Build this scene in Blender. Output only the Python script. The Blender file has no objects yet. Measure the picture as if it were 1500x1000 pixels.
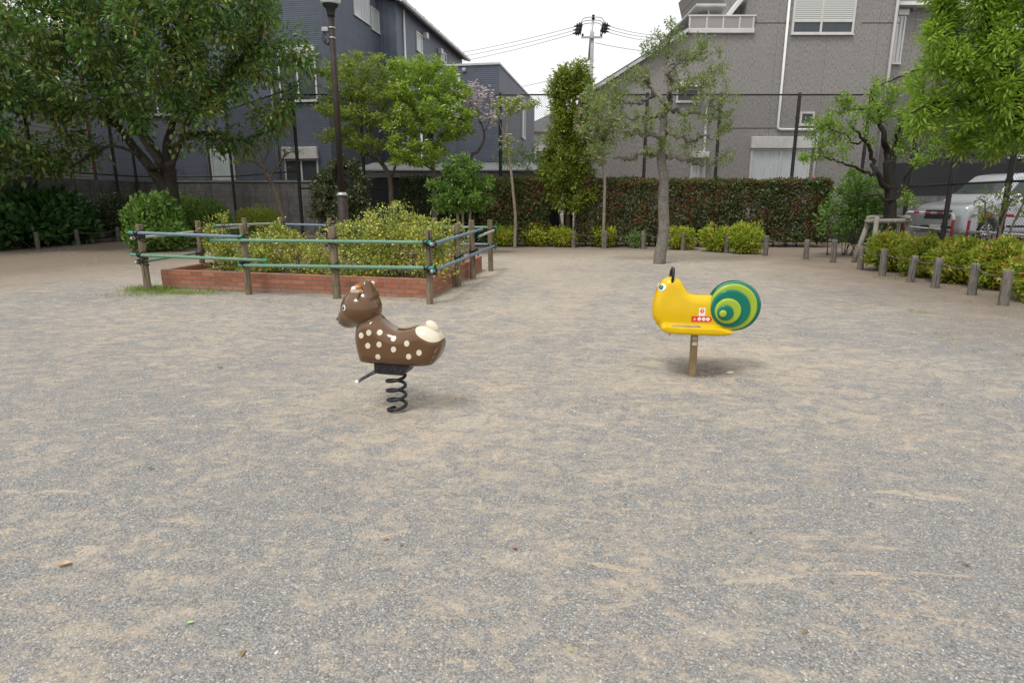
import bpy, math, random
import numpy as np
from mathutils import Vector

rng = np.random.default_rng(11)
random.seed(11)
R = math.radians
scene = bpy.context.scene
COL = scene.collection

# ------------------------------------------------------------------ camera
FPX = 894.0
PITCH = math.atan(208.0 / FPX)
CAMZ = 1.5
cp, sp = math.cos(PITCH), math.sin(PITCH)
cam_data = bpy.data.cameras.new('camera')
cam_data.sensor_width = 36.0
cam_data.lens = FPX / 1500.0 * 36.0
cam_data.clip_start = 0.05
cam_data.clip_end = 2000
cam = bpy.data.objects.new('camera', cam_data)
cam.location = (0, 0, CAMZ)
cam.rotation_euler = (math.pi / 2 - PITCH, 0, 0)
COL.objects.link(cam)
scene.camera = cam


def ray(u, v):
    a, b = (u - 750) / FPX, (500 - v) / FPX
    return np.array([a, cp + b * sp, -sp + b * cp])


def G(u, v, z=0.0):
    d = ray(u, v)
    t = (z - CAMZ) / d[2]
    return np.array([0, 0, CAMZ]) + d * t


def P(u, v, Y):
    d = ray(u, v)
    return np.array([0, 0, CAMZ]) + d * (Y / d[1])


# ------------------------------------------------------------------ mesh builder
class MB:
    def __init__(self):
        self.V, self.F, self.n = [], [], 0

    def add(self, V, F, mi=0):
        V = np.asarray(V, dtype=np.float64).reshape(-1, 3)
        if isinstance(F, np.ndarray):
            self.F.append((F + self.n, mi))
        else:
            by = {}
            for f in F:
                by.setdefault(len(f), []).append(f)
            for k in by:
                self.F.append((np.array(by[k], dtype=np.int64) + self.n, mi))
        self.V.append(V)
        self.n += len(V)
        return self

    def build(self, name, mats, parent=None, smooth=False, loc=None):
        V = np.concatenate(self.V) if self.V else np.zeros((0, 3))
        org = np.zeros(3)
        p = parent
        while p is not None:
            org = org + np.array(p.location)
            p = p.parent
        if loc is not None:
            org = org + np.array(loc)
        me = bpy.data.meshes.new(name)
        nl = sum(f.size for f, _ in self.F)
        nf = sum(len(f) for f, _ in self.F)
        me.vertices.add(len(V))
        me.vertices.foreach_set('co', (V - org).astype(np.float32).ravel())
        me.loops.add(nl)
        me.polygons.add(nf)
        li = np.concatenate([f.ravel() for f, _ in self.F]).astype(np.int32)
        cnt = np.concatenate([np.full(len(f), f.shape[1], dtype=np.int32) for f, _ in self.F])
        st = np.concatenate([[0], np.cumsum(cnt)[:-1]]).astype(np.int32)
        mi = np.concatenate([np.full(len(f), m, dtype=np.int32) for f, m in self.F])
        me.loops.foreach_set('vertex_index', li)
        me.polygons.foreach_set('loop_start', st)
        me.polygons.foreach_set('material_index', mi)
        me.polygons.foreach_set('use_smooth', np.full(nf, bool(smooth)))
        me.update(calc_edges=True)
        me.validate()
        for m in (mats if isinstance(mats, (list, tuple)) else [mats]):
            me.materials.append(m)
        o = bpy.data.objects.new(name, me)
        COL.objects.link(o)
        if parent is not None:
            o.parent = parent
        if loc is not None:
            o.location = loc
        return o


def tag(o, label=None, cat=None, group=None, kind=None):
    if label: o['label'] = label
    if cat: o['category'] = cat
    if group: o['group'] = group
    if kind: o['kind'] = kind
    return o


def thing(name, label, cat, loc=(0, 0, 0), group=None):
    o = bpy.data.objects.new(name, None)
    o.empty_display_size = 0.2
    o.location = tuple(float(c) for c in loc)
    COL.objects.link(o)
    return tag(o, label, cat, group)


def kids(o):
    return [c for c in COL.objects if c.parent == o]


def copy_tree(o, parent=None):
    c = o.copy()
    COL.objects.link(c)
    if parent is not None:
        c.parent = parent
    for ch in kids(o):
        copy_tree(ch, c)
    return c


def unit(v):
    v = np.asarray(v, float)
    return v / (np.linalg.norm(v, axis=-1, keepdims=True) + 1e-12)


BOXF = [(0, 3, 2, 1), (4, 5, 6, 7), (0, 1, 5, 4), (1, 2, 6, 5), (2, 3, 7, 6), (3, 0, 4, 7)]


class Fr:
    """local frame: a = along the front (to the right), b = away, z up"""
    def __init__(self, ox, oy, ang=0.0, oz=0.0):
        self.o = np.array([ox, oy, oz])
        self.A = np.array([math.cos(ang), math.sin(ang), 0])
        self.B = np.array([-math.sin(ang), math.cos(ang), 0])

    def w(self, a, b, z):
        return self.o + self.A * a + self.B * b + np.array([0, 0, z])

    def hit(self, u, v, b=0.0):
        d = ray(u, v)
        c = np.array([0, 0, CAMZ])
        p0 = self.o + self.B * b
        t = np.dot(p0 - c, self.B) / np.dot(d, self.B)
        q = c + d * t - self.o
        return float(np.dot(q, self.A)), float(q[2])

    def hita(self, u, v, a=0.0):
        d = ray(u, v)
        c = np.array([0, 0, CAMZ])
        p0 = self.o + self.A * a
        t = np.dot(p0 - c, self.A) / np.dot(d, self.A)
        q = c + d * t - self.o
        return float(np.dot(q, self.B)), float(q[2])

    def box(self, mb, a0, a1, b0, b1, z0, z1, mi=0, bev=0.0):
        if bev > 0:
            pr = self
            # chamfered box: profile in (a,z) extruded along b with end insets
            e = bev
            rings = []
            for bb, ins in ((b0, e), (b0 + e, 0), (b1 - e, 0), (b1, e)):
                aa0, aa1, zz0, zz1 = a0 + ins, a1 - ins, z0 + ins, z1 - ins
                c = e if ins == 0 else e * .4
                pts = [(aa0 + c, zz0), (aa1 - c, zz0), (aa1, zz0 + c), (aa1, zz1 - c), (aa1 - c, zz1), (aa0 + c, zz1), (aa0, zz1 - c), (aa0, zz0 + c)]
                rings.append([pr.w(a, bb, z) for a, z in pts])
            V = np.array(rings).reshape(-1, 3)
            F = [tuple(range(7, -1, -1))[::-1], tuple(range(24, 32))[::-1]]
            for k in range(3):
                for j in range(8):
                    F.append((k * 8 + j, k * 8 + 8 + j, k * 8 + 8 + (j + 1) % 8, k * 8 + (j + 1) % 8))
            mb.add(V, F, mi)
            return mb
        V = [self.w(a, b, z) for z in (z0, z1) for a, b in ((a0, b0), (a1, b0), (a1, b1), (a0, b1))]
        return mb.add(V, BOXF, mi)

    def prism(self, mb, poly, b0, b1, mi=0):
        """poly in (a,z), counter-clockwise seen from the front"""
        n = len(poly)
        V = [self.w(a, b0, z) for a, z in poly] + [self.w(a, b1, z) for a, z in poly]
        F = [tuple(range(n)), tuple(range(2 * n - 1, n - 1, -1))]
        for i in range(n):
            j = (i + 1) % n
            F.append((j, i, n + i, n + j))
        return mb.add(V, F, mi)


W0 = Fr(0, 0)


def tube(mb, pts, rad, n=8, mi=0, caps=True):
    pts = np.asarray(pts, float)
    m = len(pts)
    rad = np.full(m, rad, float) if np.isscalar(rad) else np.asarray(rad, float)
    T = np.zeros_like(pts)
    T[1:-1] = pts[2:] - pts[:-2] if m > 2 else 0
    T[0] = pts[1] - pts[0]
    T[-1] = pts[-1] - pts[-2]
    T = unit(T)
    ref = np.array([0, 0, 1.0]) if abs(T[0][2]) < .9 else np.array([1.0, 0, 0])
    x = unit(np.cross(ref, T[0]))
    X = np.zeros_like(pts)
    for i in range(m):
        x = x - T[i] * np.dot(x, T[i])
        l = math.sqrt(x[0] * x[0] + x[1] * x[1] + x[2] * x[2])
        if l < 1e-6:
            x = unit(np.cross(T[i], [0.3, 0.5, 0.8]))
        else:
            x = x / l
        X[i] = x
    Yv = np.cross(T, X)
    th = np.arange(n) * 2 * math.pi / n
    ring = X[:, None, :] * np.cos(th)[None, :, None] + Yv[:, None, :] * np.sin(th)[None, :, None]
    V = pts[:, None, :] + ring * rad[:, None, None]
    i = np.arange(m - 1)[:, None]
    j = np.arange(n)[None, :]
    F = np.stack([i * n + j, i * n + (j + 1) % n, (i + 1) * n + (j + 1) % n, (i + 1) * n + j], -1).reshape(-1, 4)
    k = mb.n
    mb.add(V.reshape(-1, 3), F, mi)
    if caps:
        mb.F.append((np.array([[k + q for q in range(n - 1, -1, -1)]]), mi))
        mb.F.append((np.array([[k + (m - 1) * n + q for q in range(n)]]), mi))
    return mb


def lathe(mb, c, axis, prof, n=32, mi=0):
    """prof: list of (distance along axis, radius)"""
    axis = unit(axis)
    ref = np.array([0, 0, 1.0]) if abs(axis[2]) < .9 else np.array([1.0, 0, 0])
    X = unit(np.cross(ref, axis))
    Yv = np.cross(axis, X)
    th = np.arange(n) * 2 * math.pi / n
    ring = X[None, :] * np.cos(th)[:, None] + Yv[None, :] * np.sin(th)[:, None]
    V = np.concatenate([np.asarray(c) + axis * h + ring * r for h, r in prof])
    m = len(prof)
    i = np.arange(m - 1)[:, None]
    j = np.arange(n)[None, :]
    F = np.stack([i * n + j, i * n + (j + 1) % n, (i + 1) * n + (j + 1) % n, (i + 1) * n + j], -1).reshape(-1, 4)
    k = mb.n
    mb.add(V, F, mi)
    mb.F.append((np.array([list(range(k + n - 1, k - 1, -1))]), mi))
    mb.F.append((np.array([list(range(k + (m - 1) * n, k + m * n))]), mi))
    return mb


def blob(mb, c, rx, ry, rz, A=(1, 0, 0), B=(0, 1, 0), Cc=(0, 0, 1), n=20, m=12, mi=0):
    A, B, Cc = map(np.asarray, (A, B, Cc))
    V = []
    for i in range(m + 1):
        ph = math.pi * (i + .02 * (i == 0) - .02 * (i == m)) / m
        for j in range(n):
            th = 2 * math.pi * j / n
            V.append(np.asarray(c) + A * rx * math.sin(ph) * math.cos(th) + B * ry * math.sin(ph) * math.sin(th) - Cc * rz * math.cos(ph))
    i = np.arange(m)[:, None]
    j = np.arange(n)[None, :]
    F = np.stack([i * n + j, i * n + (j + 1) % n, (i + 1) * n + (j + 1) % n, (i + 1) * n + j], -1).reshape(-1, 4)
    return mb.add(V, F, mi)


def surface_nets(f, lo, hi, h, smooth=2):
    lo = np.asarray(lo, float)
    n = np.ceil((np.asarray(hi) - lo) / h).astype(int) + 1
    gx, gy, gz = [lo[k] + h * np.arange(n[k]) for k in range(3)]
    val = f(gx[:, None, None], gy[None, :, None], gz[None, None, :])
    val = np.broadcast_to(val, tuple(n))
    c = tuple(n - 1)
    acc = np.zeros(c + (3,))
    cnt = np.zeros(c)
    cs = [(i, j, k) for i in (0, 1) for j in (0, 1) for k in (0, 1)]

    def sl(o):
        return val[o[0]:o[0] + c[0], o[1]:o[1] + c[1], o[2]:o[2] + c[2]]
    for a in cs:
        for ax in range(3):
            if a[ax] == 1: continue
            b = list(a); b[ax] = 1
            va, vb = sl(a), sl(b)
            cr = (va < 0) != (vb < 0)
            t = np.where(cr, va / np.where(cr, va - vb, 1), 0)
            for q in range(3):
                acc[..., q] += cr * (a[q] + (t if q == ax else 0))
            cnt += cr
    mask = cnt > 0
    idx = np.full(c, -1)
    idx[mask] = np.arange(mask.sum())
    ijk = np.argwhere(mask)
    V = lo + h * (ijk + acc[mask] / cnt[mask][:, None])
    faces = []
    for ax in range(3):
        o1, o2 = [(1, 2), (2, 0), (0, 1)][ax]
        s0 = [slice(1, n[k] - 1) for k in range(3)]
        s0[ax] = slice(0, n[ax] - 1)
        s1 = list(s0); s1[ax] = slice(1, n[ax])
        v0, v1 = val[tuple(s0)], val[tuple(s1)]
        for sign in (0, 1):
            e = np.argwhere((v0 < 0) & (v1 >= 0) if sign == 0 else (v0 >= 0) & (v1 < 0))
            if not len(e): continue
            e = e + np.array([0 if k == ax else 1 for k in range(3)])
            q = []
            for d1, d2 in ((-1, -1), (0, -1), (0, 0), (-1, 0)):
                g = e.copy(); g[:, o1] += d1; g[:, o2] += d2
                q.append(idx[g[:, 0], g[:, 1], g[:, 2]])
            q = np.stack(q, -1)
            faces.append(q if sign == 0 else q[:, ::-1])
    F = np.concatenate(faces)
    E = np.concatenate([F[:, [0, 1]], F[:, [1, 2]], F[:, [2, 3]], F[:, [3, 0]]])
    for _ in range(smooth):
        s = np.zeros_like(V); d = np.zeros(len(V))
        for k in range(3):
            s[:, k] = np.bincount(E[:, 0], V[E[:, 1], k], len(V)) + np.bincount(E[:, 1], V[E[:, 0], k], len(V))
        d = np.bincount(E[:, 0], minlength=len(V)) + np.bincount(E[:, 1], minlength=len(V))
        V = V * .5 + .5 * s / d[:, None]
    return V, F


def sd_poly(px, py, poly):
    """signed distance of 2-D grids to a closed polygon"""
    poly = np.asarray(poly, float)
    d = np.full(np.broadcast(px, py).shape, 1e9)
    s = np.ones_like(d)
    n = len(poly)
    for i in range(n):
        a, b = poly[i], poly[i - 1]
        ex, ey = b - a
        wx, wy = px - a[0], py - a[1]
        t = np.clip((wx * ex + wy * ey) / (ex * ex + ey * ey + 1e-12), 0, 1)
        d = np.minimum(d, (wx - ex * t) ** 2 + (wy - ey * t) ** 2)
        c1, c2, c3 = py >= a[1], py < b[1], ex * wy > ey * wx
        s = np.where((c1 & c2 & c3) | (~c1 & ~c2 & ~c3), -s, s)
    return s * np.sqrt(d)


def spline(pts, k=5, closed=False):
    """Catmull-Rom resampling"""
    p = np.asarray(pts, float)
    n = len(p)
    out = []
    rngi = range(n) if closed else range(n - 1)
    for i in rngi:
        if closed:
            a, b, c, d = p[(i - 1) % n], p[i], p[(i + 1) % n], p[(i + 2) % n]
        else:
            a, b, c, d = p[max(i - 1, 0)], p[i], p[i + 1], p[min(i + 2, n - 1)]
        for q in range(k):
            t = q / k
            out.append(.5 * (2 * b + (c - a) * t + (2 * a - 5 * b + 4 * c - d) * t * t + (3 * b - a - 3 * c + d) * t ** 3))
    if not closed:
        out.append(p[-1])
    return np.array(out)


def extrude_sd(d2, t, hw, r):
    wx, wy = d2 + r, np.abs(t) - hw + r
    return np.minimum(np.maximum(wx, wy), 0) + np.sqrt(np.maximum(wx, 0) ** 2 + np.maximum(wy, 0) ** 2) - r


def smin(a, b, k):
    h = np.clip(.5 + .5 * (b - a) / k, 0, 1)
    return b + (a - b) * h - k * h * (1 - h)


# ------------------------------------------------------------------ materials
class NT:
    def __init__(self, nt):
        self.nt = nt

    def n(self, typ, props=None, **inp):
        nd = self.nt.nodes.new(typ)
        for k, v in (props or {}).items():
            setattr(nd, k, v)
        for k, v in inp.items():
            key = int(k[1:]) if k[0] == 'i' and k[1:].isdigit() else k.replace('_', ' ')
            if isinstance(key, str) and key not in nd.inputs:
                raise KeyError(f'{typ}: {key}')
            s = nd.inputs[key]
            if isinstance(v, bpy.types.NodeSocket):
                self.nt.links.new(v, s)
            else:
                if isinstance(v, (tuple, list)) and len(v) == 3 and s.type == 'RGBA':
                    v = tuple(v) + (1,)
                s.default_value = v
        return nd

    def math(self, op, a, b=0.0, c=0.0, clamp=False):
        return self.n('ShaderNodeMath', dict(operation=op, use_clamp=clamp), i0=a, i1=b, i2=c).outputs[0]

    def mix(self, f, a, b, blend='MIX'):
        nd = self.n('ShaderNodeMix', dict(data_type='RGBA', blend_type=blend, clamp_factor=True))
        for k, v in ((0, f), (6, a), (7, b)):
            s = nd.inputs[k]
            if isinstance(v, bpy.types.NodeSocket):
                self.nt.links.new(v, s)
            else:
                s.default_value = (tuple(v) + (1,)) if isinstance(v, (tuple, list)) and len(v) == 3 else v
        return nd.outputs[2]

    def ramp(self, f, stops, interp='LINEAR'):
        nd = self.n('ShaderNodeValToRGB', None, Fac=f)
        cr = nd.color_ramp
        cr.interpolation = interp
        while len(cr.elements) < len(stops):
            cr.elements.new(.5)
        for e, (p, c) in zip(cr.elements, stops):
            e.position = p
            e.color = tuple(c) + (1,) if isinstance(c, (tuple, list)) else (c, c, c, 1)
        return nd.outputs[0]

    def noise(self, vec, scale, detail=4, rough=.55, dist=0.0):
        return self.n('ShaderNodeTexNoise', None, Vector=vec, Scale=scale, Detail=detail, Roughness=rough, Distortion=dist).outputs[0]

    def vor(self, vec, scale, feature='F1', rand=1.0):
        return self.n('ShaderNodeTexVoronoi', dict(feature=feature), Vector=vec, Scale=scale, Randomness=rand)

    def scalev(self, vec, s):
        return self.n('ShaderNodeMapping', None, Vector=vec, Scale=s).outputs[0]


def material(name, fn):
    m = bpy.data.materials.new(name)
    m.use_nodes = True
    m.node_tree.nodes.clear()
    t = NT(m.node_tree)
    out = t.n('ShaderNodeOutputMaterial')
    co = t.n('ShaderNodeTexCoord').outputs['Object']
    sh = fn(t, co)
    if isinstance(sh, tuple):
        m.node_tree.links.new(sh[1], out.inputs['Displacement'])
        sh = sh[0]
    m.node_tree.links.new(sh, out.inputs['Surface'])
    return m


def pbsdf(t, col, rough=.6, metal=0.0, spec=.5, bump=None, bstr=.3, bdist=.01, coat=0.0, trans=0.0, alpha=1.0, ior=1.45):
    kw = dict(Base_Color=col, Roughness=rough, Metallic=metal)
    nd = t.n('ShaderNodeBsdfPrincipled', None, **kw)
    nd.inputs['Specular IOR Level'].default_value = spec
    nd.inputs['Coat Weight'].default_value = coat
    nd.inputs['Coat Roughness'].default_value = .08
    nd.inputs['Transmission Weight'].default_value = trans
    nd.inputs['IOR'].default_value = ior
    if bump is not None:
        b = t.n('ShaderNodeBump', None, Strength=bstr, Distance=bdist, Height=bump)
        t.nt.links.new(b.outputs[0], nd.inputs['Normal'])
    return nd.outputs[0]


def varied(name, c1, c2, scale=6, rough=.6, metal=0.0, bumpscale=40, bstr=.2, bdist=.004, stretch=(1, 1, 1), spec=.5, coat=0.0, speck=None):
    def fn(t, co):
        v = t.scalev(co, stretch)
        n1 = t.noise(v, scale, 5, .6)
        col = t.mix(t.ramp(n1, [(.3, 0.0), (.7, 1.0)]), c1, c2)
        if speck:
            sc, amt, cc = speck
            sn = t.noise(co, sc, 3, .7)
            col = t.mix(t.ramp(sn, [(1 - amt, 0.0), (min(1, 1 - amt + .06), 1.0)]), col, cc)
        b = t.noise(v, bumpscale, 4, .6)
        return pbsdf(t, col, rough, metal, spec, b, bstr, bdist, coat)
    return material(name, fn)


def leafmat(name, stops, rough=.45, trans=.3, spec=.4):
    def fn(t, co):
        r = t.n('ShaderNodeNewGeometry').outputs['Random Per Island']
        base = t.ramp(r, stops)
        cl = t.noise(co, 1.4, 2, .5)
        base = t.mix(t.ramp(cl, [(.3, 0.0), (.7, .35)]), base, t.mix(.5, base, tuple(min(1, c * 1.7) for c in stops[-1][1])))
        p = pbsdf(t, base, rough, 0, spec)
        tr = t.n('ShaderNodeBsdfTranslucent', None, Color=t.mix(.5, base, tuple(min(1, c * 1.9) for c in stops[len(stops) // 2][1]))).outputs[0]
        return t.n('ShaderNodeMixShader', None, i0=trans, i1=p, i2=tr).outputs[0]
    return material(name, fn)


# ------------------------------------------------------------------ foliage
LEAFT = np.array([[0, 0, 0], [.3, .5, .10], [.68, .4, .09], [1, 0, -.05], [.68, -.4, .09], [.3, -.5, .10]])


def add_leaves(mb, Pn, D, Nn, L, Wd, mi=0):
    n = len(Pn)
    if n == 0: return
    D = unit(D)
    S = unit(np.cross(Nn, D))
    Nn = np.cross(D, S)
    T = LEAFT
    V = (Pn[:, None, :] + D[:, None, :] * (T[None, :, 0:1] * L[:, None, None]) + S[:, None, :] * (T[None, :, 1:2] * Wd[:, None, None])
         + Nn[:, None, :] * (T[None, :, 2:3] * Wd[:, None, None] * 1.0))
    b = np.arange(n)[:, None] * 6
    F = np.concatenate([b + np.array([[0, 3, 2, 1]]), b + np.array([[0, 5, 4, 3]])])
    mb.add(V.reshape(-1, 3), F, mi)


def rdir(n):
    return unit(rng.normal(size=(n, 3)))


def bez_noise(seed):
    r = np.random.default_rng(seed)
    K = r.normal(size=(10, 3)) * np.array([[1.0]] * 10)
    ph = r.uniform(0, 6.28, 10)

    def f(Pn, fr=1.0):
        return np.sin(Pn @ (K * fr).T + ph).sum(1) / 4.5
    return f


def grow(seeds, attr, step, infl, kill, iters=60, jit=.25, up=0.0, gnarl=0.0):
    """space colonisation: seeds = [(points, r0, r1)], first one is the trunk"""
    pos, par, rad = [], [], []
    for si, (pts, r0, r1) in enumerate(seeds):
        pts = np.asarray(pts, float)
        seg = np.linalg.norm(np.diff(pts, axis=0), axis=1)
        k = max(2, int(round(seg.mean() / step * 1.2)))
        q = spline(pts, k)
        if gnarl and si: q[1:-1] += rng.normal(size=q[1:-1].shape) * gnarl
        if si == 0:
            prev = -1
            st = 0
        else:
            d = np.linalg.norm(np.array(pos) - q[0], axis=1)
            prev = int(d.argmin())
            st = 1
        for i in range(st, len(q)):
            t = i / (len(q) - 1)
            pos.append(q[i]); par.append(prev); rad.append(r0 + (r1 - r0) * t)
            prev = len(pos) - 1
    nseed = len(pos)
    pos = np.array(pos)
    A = np.asarray(attr, float)
    best = np.full(len(A), 1e9); bi = np.zeros(len(A), int)

    def upd(new, off):
        nonlocal best, bi
        D = np.linalg.norm(A[:, None, :] - new[None], axis=2)
        m = D.min(1); k = D.argmin(1) + off
        c = m < best
        best = np.where(c, m, best); bi = np.where(c, k, bi)
    upd(pos, 0)
    par = list(par)
    for it in range(iters):
        act = best < infl * (2.2 if it < 6 else 1.0)
        if not act.any(): break
        v = unit(A[act] - pos[bi[act]])
        ids = bi[act]
        uq, inv = np.unique(ids, return_inverse=True)
        s = np.stack([np.bincount(inv, v[:, k], len(uq)) for k in range(3)], -1)
        s = unit(unit(s) + rng.normal(size=s.shape) * jit + np.array([0, 0, up]))
        new = pos[uq] + s * step
        off = len(pos)
        pos = np.concatenate([pos, new])
        par += list(uq)
        upd(new, off)
        keep = best > kill
        A, best, bi = A[keep], best[keep], bi[keep]
        if len(A) == 0 or len(pos) > 9000: break
    return pos, np.array(par), nseed, np.array(rad)


def skeleton(mb, pos, par, nseed, srad, tip=.004, ex=2.3, maxr=.05):
    n = len(pos)
    acc = np.zeros(n)
    r = np.zeros(n)
    ch = [[] for _ in range(n)]
    for i in range(n):
        if par[i] >= 0: ch[par[i]].append(i)
    for i in range(n - 1, -1, -1):
        r[i] = max(tip, acc[i] ** (1 / ex)) if acc[i] > 0 else tip
        if par[i] >= 0 and par[i] < i:
            acc[par[i]] += r[i] ** ex
    # nodes are numbered after their parents except seeds chained to earlier seeds, so the pass above is complete
    r = np.minimum(r, maxr)
    r[:nseed] = np.maximum(srad, np.minimum(r[:nseed], srad * 1.15))
    done = np.zeros(n, bool)
    starts = [i for i in range(n) if par[i] < 0]
    stack = [(s, None) for s in starts]
    while stack:
        s, p = stack.pop()
        chain = [] if p is None else [p]
        cur = s
        while True:
            chain.append(cur)
            c = ch[cur]
            if not c: break
            c = sorted(c, key=lambda k: (-(k < nseed), -r[k]))
            for o in c[1:]:
                stack.append((o, cur))
            cur = c[0]
        if len(chain) < 2: continue
        rr = r[chain].copy()
        if p is not None:
            rr[0] = min(rr[0], rr[1] * 1.25)
        mr = rr.max()
        tube(mb, pos[chain], rr, 12 if mr > .08 else 7 if mr > .025 else 4 if mr > .008 else 3, caps=mr > .02)
    return r


def ell_pts(ells, n, seed=0, hollow=0.0):
    """points in a union of ellipsoids [(cx,cy,cz,rx,ry,rz,weight)]"""
    r = np.random.default_rng(seed)
    w = np.array([e[6] if len(e) > 6 else e[3] * e[4] * e[5] for e in ells], float)
    k = r.choice(len(ells), n, p=w / w.sum())
    d = unit(r.normal(size=(n, 3)))
    rad = r.uniform(hollow ** 3, 1, n) ** (1 / 3)
    E = np.array([e[:6] for e in ells])
    return E[k, :3] + d * rad[:, None] * E[k, 3:6]


def E(u, v, Y, rx, ry, rz, w=None):
    p = P(u, v, Y)
    return (p[0], p[1], p[2], rx, ry, rz) + ((w,) if w else ())


def tree(name, label, seeds, ells, mats, nattr=500, step=.16, infl=.9, kill=.22, leafn=9000, L=(.07, .11), asp=.5, spread=.12,
         droop=.3, tip=.004, rleaf=.012, flowers=None, jit=.25, up=0.03, maxr=.05, seed=1, upn=.7, cat='tree', group=None, trunkname='trunk', iters=60, flat=0.0, gnarl=0.0):
    base = np.array(seeds[0][0][0])
    root = thing(name, label, cat, base, group)
    attr = ell_pts(ells, nattr, seed, .25)
    pos, par, ns, sr = grow(seeds, attr, step, infl, kill, iters, jit, up, gnarl)
    mb = MB()
    r = skeleton(mb, pos, par, ns, sr, tip, maxr=maxr)
    mb.build(trunkname, mats[0], root, smooth=True)
    cand = np.where((r < rleaf) & (np.arange(len(pos)) >= ns))[0]
    if len(cand) == 0:
        cand = np.arange(ns, len(pos)) if len(pos) > ns else np.arange(len(pos))
    pick = rng.choice(cand, leafn)
    pp = pos[par[pick]]
    d0 = unit(pos[pick] - pp)
    t = rng.uniform(0, 1, (leafn, 1))
    off = rdir(leafn) * np.array([1, 1, 1 - flat])
    Pn = pp + (pos[pick] - pp) * t + off * spread * rng.uniform(.1, 1, (leafn, 1))
    D = unit(d0 * .5 + off * .9 + rdir(leafn) * .4 + np.array([0, 0, -droop]))
    Nn = unit(np.array([0, 0, upn]) + rdir(leafn) * .55 + off * .3)
    Ls = rng.uniform(L[0], L[1], leafn) * rng.uniform(.8, 1.1, leafn)
    mb = MB()
    add_leaves(mb, Pn, D, Nn, Ls, Ls * asp * rng.uniform(.85, 1.15, leafn))
    mb.build('crown', mats[1], root)
    if flowers:
        nf, fs, fm, fells = flowers
        c2 = cand
        if fells is not None:
            E6 = np.array([e[:6] for e in fells])
            q = pos[cand]
            ins = (((q[:, None, :] - E6[None, :, :3]) / E6[None, :, 3:6]) ** 2).sum(2).min(1) < 1
            if ins.sum() > 3: c2 = cand[ins]
        pk = rng.choice(c2, nf)
        C = pos[pk] + rdir(nf) * spread * .8 + np.array([0, 0, spread * .3])
        mb = MB()
        for k in range(4):
            th = rng.uniform(0, .4, nf) + k * math.pi / 2
            D = np.stack([np.cos(th), np.sin(th), rng.uniform(-.1, .5, nf)], -1)
            add_leaves(mb, C, D, unit(np.array([0, -.3, 1]) + rdir(nf) * .3), np.full(nf, fs) * rng.uniform(.7, 1.1, nf), np.full(nf, fs * .8))
        mb.build('blossom', fm, root)
    return root


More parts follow.
